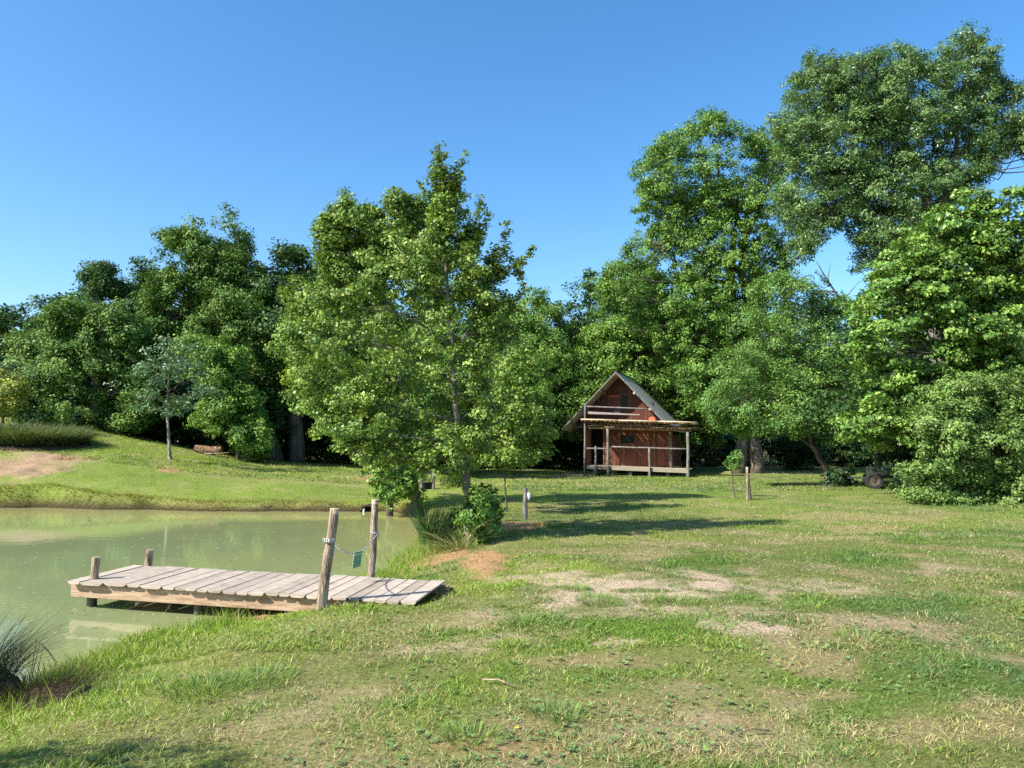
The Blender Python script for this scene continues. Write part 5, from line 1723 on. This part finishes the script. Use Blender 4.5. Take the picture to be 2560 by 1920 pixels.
    mb.box((wl + .05, WV + 0.9, zfl + 0.01), (wr - .05, WV + 0.93, zmid - 0.07))
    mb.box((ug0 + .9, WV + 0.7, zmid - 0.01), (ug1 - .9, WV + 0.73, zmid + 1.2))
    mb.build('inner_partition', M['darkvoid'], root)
    # windows
    def window(a, b, vv, name='window'):
        m1 = MB()
        x0, x1, z0, z1 = a[0], b[0], b[2], a[2]
        f = 0.045
        m1.box((x0 - f, vv - .03, z0 - f), (x0, vv + .05, z1 + f), (0.2, .08, .04))
        m1.box((x1, vv - .03, z0 - f), (x1 + f, vv + .05, z1 + f), (0.2, .08, .04))
        m1.box((x0, vv - .03, z0 - f), (x1, vv + .05, z0), (0.2, .08, .04))
        m1.box((x0, vv - .03, z1), (x1, vv + .05, z1 + f), (0.2, .08, .04))
        o = m1.build(name, M['board'], root)
        m2 = MB()
        m2.box((x0, vv + .02, z0), (x1, vv + .026, z1))
        m2.build('pane', M['glass'], o)
    window(w0, w1, WV)
    window(q0, q1, WV - .035)
    # shutters beside the windows
    a, b = C(780, 492, WV - .06), C(925, 650, WV - .06)
    mb = boards('s', a[0], b[0], b[2], lambda x: a[2], [], WV - 0.085, (0.17, 0.045, 0.02), 0.17)
    mb.box((a[0], WV - .11, a[2] - .12), (b[0], WV - .0875, a[2] - .05), (0.42, .12, .045))
    mb.box((a[0], WV - .11, b[2] + .05), (b[0], WV - .0875, b[2] + .12), (0.42, .12, .045))
    mb.build('shutter', M['board'], root)
    a, b = C(898, 950, WV - .03), C(926, 1050, WV - .03)
    mb = boards('s', a[0], b[0], b[2], lambda x: a[2], [], WV - 0.045, (0.25, 0.09, 0.035), 0.2)
    mb.build('shutter', M['board'], root)
    # pale vertical battens on the lower wall
    for zx, z0, z1 in [(1250, 1230, 905), (1325, 1250, 905), (735, 1300, 890)]:
        p0, p1 = C(zx, z0, WV - .03), C(zx, z1, WV - .03)
        mb = MB()
        mb.box((p0[0] - .02, WV - .045, zfl), (p0[0] + .02, WV - .008, min(p1[2], zmid)), (0.30, 0.13, 0.07))
        mb.build('batten', M['board'], root)
    # projecting beam between floors, with a pale sill
    mb = MB()
    mb.box((ug0 + .25, WV - .12, zmid - 0.1), (ug1 - .05, WV - .04, zmid + 0.02))
    mb.build('floor_beam', M['bark'], root)
    # plaque, orange
    a, b = C(1252, 745, WV - .07), C(1328, 790, WV - .07)
    mb = MB()
    vs = []
    n = 12
    cx, hw, zz0, zz1 = (a[0] + b[0]) / 2, (b[0] - a[0]) / 2, b[2], a[2]
    prof = [(-hw, zz0), (hw, zz0)] + [(hw * math.cos(t), zz0 + (zz1 - zz0) * (0.45 + 0.55 * math.sin(t))) for t in np.linspace(0, math.pi, n)]
    m_ = len(prof)
    for vv in (WV - .085, WV - .068):
        vs += [(cx + p[0], vv, p[1]) for p in prof]
    fs = [tuple(range(m_)), tuple(range(2 * m_ - 1, m_ - 1, -1))] + [((k + 1) % m_, k, m_ + k, m_ + (k + 1) % m_) for k in range(m_)]
    mb.add(vs, fs)
    pq = mb.build('plaque', M['orange'], root)
    mb = MB()
    for k in range(3):
        x = cx + (k - 1) * hw * 0.5
        mb.box((x - .025, WV - .09, zz0 + .04), (x - .012, WV - .0855, zz0 + .13))
        mb.box((x + .012, WV - .09, zz0 + .04), (x + .025, WV - .0855, zz0 + .13))
        mb.box((x - .012, WV - .09, zz0 + .115), (x + .012, WV - .0855, zz0 + .13))
    mb.build('plaque_lettering', M['beam'], pq)
    # --- porch
    def pole(name, a, b, r, mat='greylog', sides=9, rr=None, parent=root, wob=.05):
        mb = MB()
        a = np.array(a)
        b = np.array(b)
        n = 7
        pts = [a * (1 - k / (n - 1)) + b * (k / (n - 1)) + (np.array([rng.uniform(-1, 1), rng.uniform(-1, 1), rng.uniform(-1, 1)]) * r * 0.22 if 0 < k < n - 1 else 0) for k in range(n)]
        mb.tube(pts, [r + ((rr or r) - r) * k / (n - 1) for k in range(n)], sides, True, wob=wob)
        return mb.build(name, M[mat], parent, smooth=True)
    # platform: joists' front fascia and floor boards
    fl0, fl1 = C(535, 1308, 0.05), C(1712, 1352, 0.05)
    z0, z1 = fl0[2], fl1[2]
    slope = (z1 - z0) / (fl1[0] - fl0[0])
    mb = MB()
    x = fl0[0]
    nb = 9
    for k in range(nb):
        a = 0.06 + (WV - 0.1) * k / nb
        b = 0.06 + (WV - 0.1) * (k + 1) / nb
        t = rng.uniform(0.85, 1.1)
        mb.hexa([(fl0[0], a + .003, z0 - .03), (fl1[0], a + .003, z1 - .03), (fl1[0], b - .003, z1 - .03), (fl0[0], b - .003, z0 - .03),
                 (fl0[0], a + .003, z0), (fl1[0], a + .003, z1), (fl1[0], b - .003, z1), (fl0[0], b - .003, z0)], (.47 * t, .39 * t, .28 * t))
    mb.build('porch_floor', M['deck'], root)
    mb = MB()
    h0 = C(560, 1347, 0.05)[2]
    mb.hexa([(fl0[0], 0.02, h0), (fl1[0], 0.02, z1 - .18), (fl1[0], 0.055, z1 - .18), (fl0[0], 0.055, h0), (fl0[0], .02, z0 + .004), (fl1[0], .02, z1 + .004), (fl1[0], .055, z1 + .004), (fl0[0], .055, z0 + .004)], (.30, .26, .19))
    mb.build('porch_fascia', M['deck'], root)
    # low support and dark underside
    for k in range(6):
        mb = MB()
        x = fl0[0] + 0.3 + (fl1[0] - fl0[0] - .5) * k / 5
        mb.box((x, .2, -0.3), (x + .15, .4, min(z0, z1) - .04))
        mb.build('pier', M['greylog'], root)
    # posts
    P = {}
    for nm, zx0, zy0, zx1, zy1, vv, r in [('a', 513, 1378, 521, 592, -0.05, .052), ('b', 786, 1442, 778, 862, -0.08, .068), ('e', 1706, 1388, 1702, 905, -0.02, .075), ('d', 1512, 1342, 1502, 905, 1.30, .065)]:
        a, b = C(zx0, zy0, vv), C(zx1, zy1, vv)
        a[2] = min(a[2], -0.05 if nm != 'd' else a[2]) - (0.25 if nm != 'd' else 0)
        pole('porch_post', a, b, r)
    for zx0, zy0, zx1, zy1 in [(1265, 1455, 1260, 1100), (640, 1395, 640, 1085)]:
        a, b = C(zx0, zy0, -0.06), C(zx1, zy1, -0.06)
        a[2] -= .25
        pole('rail_post', a, b, .055)
    # rails
    for x0, y0, x1, y1, r, vv, mt in [(535, 1110, 775, 1116, .04, -0.02, 'greylog'), (800, 1092, 1700, 1118, .04, -0.0, 'greylog'), (508, 628, 1250, 656, .038, 0.0, 'greylog')]:
        pole('rail', C(x0, y0, vv), C(x1, y1, vv), r, mt)
    a, b = C(540, 700, 0.03), C(1150, 722, 0.03)
    mb = MB()
    mb.hexa([(a[0], .03, a[2] - .06), (b[0], .03, b[2] - .03), (b[0], .055, b[2] - .03), (a[0], .055, a[2] - .06), (a[0], .03, a[2] + .07), (b[0], .03, b[2] + .02), (b[0], .055, b[2] + .02), (a[0], .055, a[2] + .07)], (.33, .27, .23))
    mb.build('rail_board', M['deck'], root)
    # canopy: two beams across, small logs laid front to back, edge pole
    cb0, cb1 = C(555, 870, -0.02), C(1745, 905, -0.02)
    pole('canopy_beam', cb0, cb1, .06, 'canopy')
    cc0, cc1 = C(555, 850, 1.3), C(1745, 885, 1.3)
    pole('canopy_beam', cc0, cc1, .055, 'canopy')
    e0, e1 = C(472, 790, -0.35), C(1806, 828, -0.35)
    n = 66
    mb = MB()
    for k in range(n):
        t = (k + .5) / n
        p = e0 * (1 - t) + e1 * t
        q = p + np.array([rng.uniform(-.04, .04), 1.85, rng.uniform(-.01, .02) + 0.02])
        p = p + np.array([0, rng.uniform(-.06, .05), 0])
        rr = rng.uniform(.030, .046)
        mb.tube([p, (p + q) / 2 + np.array([0, 0, rng.uniform(-.01, .01)]), q], [rr, rr * 1.05, rr * .9], 7, True, wob=.05)
    mb.build('canopy_poles', M['canopy'], root, smooth=True)
    mb = MB()
    for t0, t1 in ((0, .36), (.34, .7), (.68, 1.0)):
        p, q = e0 * (1 - t0) + e1 * t0, e0 * (1 - t1) + e1 * t1
        d = np.array([0, -0.02, 0.062])
        mb.tube([p + d, (p + q) / 2 + d + np.array([0, 0, rng.uniform(-.012, .012)]), q + d], [.036, .04, .034], 8, True, wob=.05)
    mb.build('canopy_edge_pole', M['logend'], root, smooth=True)
    # ragged lower layer of reed matting under the poles
    mb = MB()
    for k in range(150):
        t = rng.random()
        p = cb0 * (1 - t) + cb1 * t + np.array([0, rng.uniform(-.2, .2), rng.uniform(.05, .2)])
        mb.tube([p, p + np.array([rng.uniform(.3, .6), rng.uniform(-.03, .03), rng.uniform(-.05, .05)])], rng.uniform(.012, .022), 5, True)
    mb.build('canopy_matting', M['canopy'], root)
    # dark bundle hung on the balcony rail
    a, b = C(850, 662, 0.12), C(930, 708, 0.12)
    mb = MB()
    mb.box((a[0], .1, b[2]), (b[0], .22, a[2]), jit=.02)
    o = mb.build('folded_cloth', noisy('dark_blue_cloth', (0.02, 0.022, 0.03), (0.045, 0.05, 0.07), 9, 0.9), None, bevel=.02)
    o.matrix_world = Matrix.Translation(Vector(org.tolist())) @ Matrix.Rotation(A, 4, 'Z')
    prop(o, 'dark folded cloth lying on the balcony behind the upper rail', 'cloth')
    # old trailer etc are built separately
    return root


build_cabin()


# ------------------------------------------------------------------ small things
def build_small():
    # frame with a board at the head of the pond
    b = hit(1070, 1224)
    Y = b[1]
    root = empty('sluice_frame', b, 0, 'grey wooden sluice frame with a board in the shade behind the alders', 'sluice')
    random.seed(5)

    def R(px, py, dy=0):
        return at(px, py, Y + dy) - b
    for px in (1054, 1084):
        mb = MB()
        p = R(px, 1224)
        q = R(px, 1173)
        p[2] -= .2
        mb.tube([p, (p + q) / 2, q], [.045, .042, .04], 8, True, wob=.06)
        mb.build('post', M['greylog'], root)
    mb = MB()
    p, q = R(1056, 1204, .02), R(1082, 1180, .02)
    mb.box((p[0], p[1], p[2]), (q[0], p[1] + .04, q[2]))
    mb.build('board', M['greylog'], root)
    mb = MB()
    p, q = R(1052, 1178), R(1087, 1176)
    mb.tube([p, q], .03, 8)
    mb.build('top_rail', M['greylog'], root)
    mb = MB()
    p, q = R(1057, 1224, .1), R(1081, 1206, .1)
    mb.box((p[0], p[1], p[2] - .1), (q[0], p[1] + .3, q[2]))
    mb.build('chamber', M['darkvoid'], root)
    # outlet with running water in the far bank
    b = on_z(920, 1279, WZ)
    root = empty('water_outlet', b, 0, 'dark outlet in the far bank with a thin spout of running water', 'outlet')
    mb = MB()
    n = 18
    for ring in range(1):
        vs = []
        for y in (-.12, .5):
            for k in range(n + 1):
                a = math.pi * k / n
                for r in (.15, .185):
                    vs.append((-math.cos(a) * r * 1.1, y + random.uniform(-.01, .01), math.sin(a) * r + .0))
        m_ = 2 * (n + 1)
        fs = []
        for k in range(n):
            i = 2 * k
            fs += [(i, i + 1, i + 3, i + 2), (m_ + i, m_ + i + 2, m_ + i + 3, m_ + i + 1), (i + 1, m_ + i + 1, m_ + i + 3, i + 3), (i, i + 2, m_ + i + 2, m_ + i)]
        mb.add(vs, fs)
    mb.build('arch', M['soil'], root)
    mb = MB()
    mb.box((-.15, .12, -.1), (.15, .16, .15))
    mb.build('back', M['darkvoid'], root)
    mb = MB()
    pts = [(-.09, .1, .10), (-.09, -.02, .10), (-.09, -.09, .06), (-.09, -.12, -.02)]
    mb.tube(pts, [.018, .02, .022, .028], 8, True, wob=.1)
    mb.build('spout', M['foam'], root, smooth=True)
    # fallen log
    b = hit(522, 1140)
    Y = b[1] + .5
    c = np.array([at(522, 1135, Y)[0], Y, float(h(at(522, 1135, Y)[0], Y))])
    root = empty('fallen_log', c, 0, 'thick broken brown log lying under the bright green bush on the left', 'log')
    mb = MB()
    s = Y / F
    pts = [(-36 * s, 0, .30), (-20 * s, .05, .22), (0, .1, .18), (18 * s, .05, .2), (34 * s, 0, .28)]
    mb.tube(pts, [.12, .17, .2, .18, .12], 12, True, wob=.13)
    mb.build('trunk', M['canopy'], root)
    mb = MB()
    mb.tube([(0, -.5, .05), (30 * s, -.55, .06), (62 * s, -.5, .1)], [.035, .03, .015], 6, True)
    mb.build('branch', M['palebark'], root)
    # ivy stump
    b = hit(2092, 1219)
    root = empty('ivy_stump', b + np.array([.1, .1, 0]), 0, 'squat dark tree stump overgrown with ivy at the foot of the leaning tree', 'stump')
    mb = MB()
    random.seed(9)
    mb.tube([(0, 0, -.2), (0, 0, .05), (.0, 0, .25), (.03, .0, .45), (.05, 0, .6), (.06, 0, .66)], [.48, .42, .33, .25, .17, .05], 16, True, wob=.1)
    mb.build('stump_wood', M['bark'], root, smooth=True)
    rng = np.random.default_rng(3)
    V, Fc, C_, q = crown_arrays([((0, 0, .2), (.5, .5, .35)), ((.1, -.1, .5), (.35, .35, .25)), ((.25, 0, .1), (.4, .4, .25)), ((-.2, -.2, .3), (.3, .3, .3))], .07, .13, 1.3, COLS['dark_shaded'], rng, 1.5, .9)
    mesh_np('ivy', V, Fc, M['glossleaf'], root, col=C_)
    # old trailer in the shade
    b = hit(2228, 1224)
    root = empty('farm_trailer', b, math.radians(-20), 'old dark farm trailer with rubber tyres parked in the shade at the right', 'trailer')

    def wheel(x, y, r, w):
        mb = MB()
        n = 28
        prof = [(r * .62, -w / 2), (r * .93, -w / 2), (r, -w * .32), (r, w * .32), (r * .93, w / 2), (r * .62, w / 2)]
        vs = []
        for k in range(n):
            a = 2 * math.pi * k / n
            for j, (rr, ww) in enumerate(prof):
                g = 1.0 if not (j in (2, 3) and k % 2) else .965
                vs.append((x + rr * g * math.cos(a), y + ww, r + rr * g * math.sin(a)))
        m_ = len(prof)
        fs = [(k * m_ + j, ((k + 1) % n) * m_ + j, ((k + 1) % n) * m_ + (j + 1) % m_, k * m_ + (j + 1) % m_) for k in range(n) for j in range(m_)]
        mb.add(vs, fs)
        o = mb.build('wheel', M['tyre'], root)
        mb = MB()
        vs = [(x, y - w * .2, r)] + [(x + r * .62 * math.cos(2 * math.pi * k / n), y - w * .35, r + r * .62 * math.sin(2 * math.pi * k / n)) for k in range(n)]
        vs += [(x, y + w * .2, r)] + [(x + r * .62 * math.cos(2 * math.pi * k / n), y + w * .35, r + r * .62 * math.sin(2 * math.pi * k / n)) for k in range(n)]
        fs = [(0, 1 + k, 1 + (k + 1) % n) for k in range(n)] + [(n + 1, n + 2 + (k + 1) % n, n + 2 + k) for k in range(n)]
        mb.add(vs, fs)
        mb.tube([(x, y - w * .45, r), (x, y + w * .45, r)], r * .16, 10)
        mb.build('rim', M['rim'], o)
    for x in (-.52, .62):
        for y in (-.1, .9):
            wheel(x, y, .29 if x < 0 else .33, .17)
    mb = MB()
    mb.box((-.7, .08, .36), (.85, .72, .44))
    mb.box((-1.3, .37, .33), (-.69, .43, .39))
    mb.build('chassis', M['greenpaint'], root)
    mb = MB()
    mb.box((-.72, .0, .46), (.88, .03, .74))
    mb.box((-.72, .77, .46), (.88, .8, .74))
    mb.box((-.72, .031, .46), (-.69, .769, .74))
    mb.box((.85, .031, .46), (.88, .769, .74))
    mb.box((-.688, .032, .462), (.848, .768, .49))
    mb.build('bed', M['greenpaint'], root, bevel=.006)
    for x in (-.52, .62):
        mb = MB()
        mb.tube([(x, -.05, .3), (x, .85, .3)], .03, 8)
        mb.build('axle', M['rim'], root)
    # yellow flower
    b = hit(1292, 1862)
    root = empty('dandelion', b, 0, 'single yellow flower in the grass near the bottom edge', 'flower')
    mb = MB()
    mb.tube([(0, 0, 0), (.005, 0, .05), (0, 0, .085)], .0016, 5)
    mb.build('stem', M['greenpaint'], root)
    mb = MB()
    for k in range(22):
        a = k * 2.4
        r = .014 * (0.5 + .5 * (k / 22))
        mb.add([(0, 0, .085), (r * math.cos(a - .25), r * math.sin(a - .25), .088), (r * 1.1 * math.cos(a), r * 1.1 * math.sin(a), .091 - .003 * (k / 22)), (r * math.cos(a + .25), r * math.sin(a + .25), .088)], [(0, 1, 2, 3)])
    mb.build('petals', M['yellow'], root)
    # sticks on the lawn
    for (x0, y0, x1, y1, lab) in [(1205, 1712, 1290, 1728, 'dry curved stick lying on the lawn in front of the bare patch'), (1840, 1848, 1930, 1842, 'thin dry twig lying in the grass near the bottom edge')]:
        a, c = hit(x0, y0), hit(x1, y1)
        mb = MB()
        m_ = (a + c) / 2 + np.array([0, .03, 0.012])
        mb.tube([np.array([0, 0, .035]), m_ - a + np.array([0, 0, .03]), c - a + np.array([0, 0, .03])], [.004, .005, .003], 6, True)
        o = mb.build('stick', M['log'], None, smooth=True)
        o.location = tuple(float(q) for q in a)
        prop(o, lab, 'stick')


build_small()

# ------------------------------------------------------------------ world, sun, camera
EL = math.radians(41)
AZ = math.radians(27)                      # light travels towards (+cos, +sin)
w = bpy.data.worlds.new('World')
S.world = w
w.use_nodes = True
nt = w.node_tree
sky = nt.nodes.new('ShaderNodeTexSky')
sky.sky_type = 'NISHITA'
sky.sun_disc = False
sky.sun_elevation = EL
sx, sy = -math.cos(AZ), -math.sin(AZ)
sky.sun_rotation = math.atan2(sx, sy) % (2 * math.pi)
sky.air_density = 1.0
sky.dust_density = 0.9
sky.ozone_density = 3.0
bg = nt.nodes['Background']
hs = nt.nodes.new('ShaderNodeHueSaturation')
hs.inputs['Saturation'].default_value = 1.27
hs.inputs['Hue'].default_value = 0.498
nt.links.new(sky.outputs[0], hs.inputs['Color'])
nt.links.new(hs.outputs[0], bg.inputs['Color'])
bg.inputs['Strength'].default_value = 0.128

sun = bpy.data.lights.new('Sun', 'SUN')
sun.energy = 5.0
sun.angle = math.radians(0.53)
sun.color = (1.0, 0.95, 0.86)
so = bpy.data.objects.new('Sun', sun)
COL.objects.link(so)
dv = Vector((math.cos(AZ) * math.cos(EL), math.sin(AZ) * math.cos(EL), -math.sin(EL)))
so.rotation_euler = dv.to_track_quat('-Z', 'Y').to_euler()
so.location = (-20, -20, 30)

cam = bpy.data.cameras.new('Camera')
cam.sensor_width = 36
cam.lens = F / 2560 * 36
cam.clip_end = 2000
cam.clip_start = 0.05
co = bpy.data.objects.new('Camera', cam)
co.location = (0, 0, CAMZ)
co.rotation_euler = (math.pi / 2 + PITCH, 0, 0)
COL.objects.link(co)
S.camera = co
S.view_settings.view_transform = 'Standard'
S.view_settings.look = 'None'
S.view_settings.exposure = 1.0
S.view_settings.gamma = 1
S.cycles.use_denoising = False
S.cycles.max_bounces = 6
S.cycles.diffuse_bounces = 2
S.cycles.glossy_bounces = 3
S.cycles.transmission_bounces = 4
S.cycles.transparent_max_bounces = 4
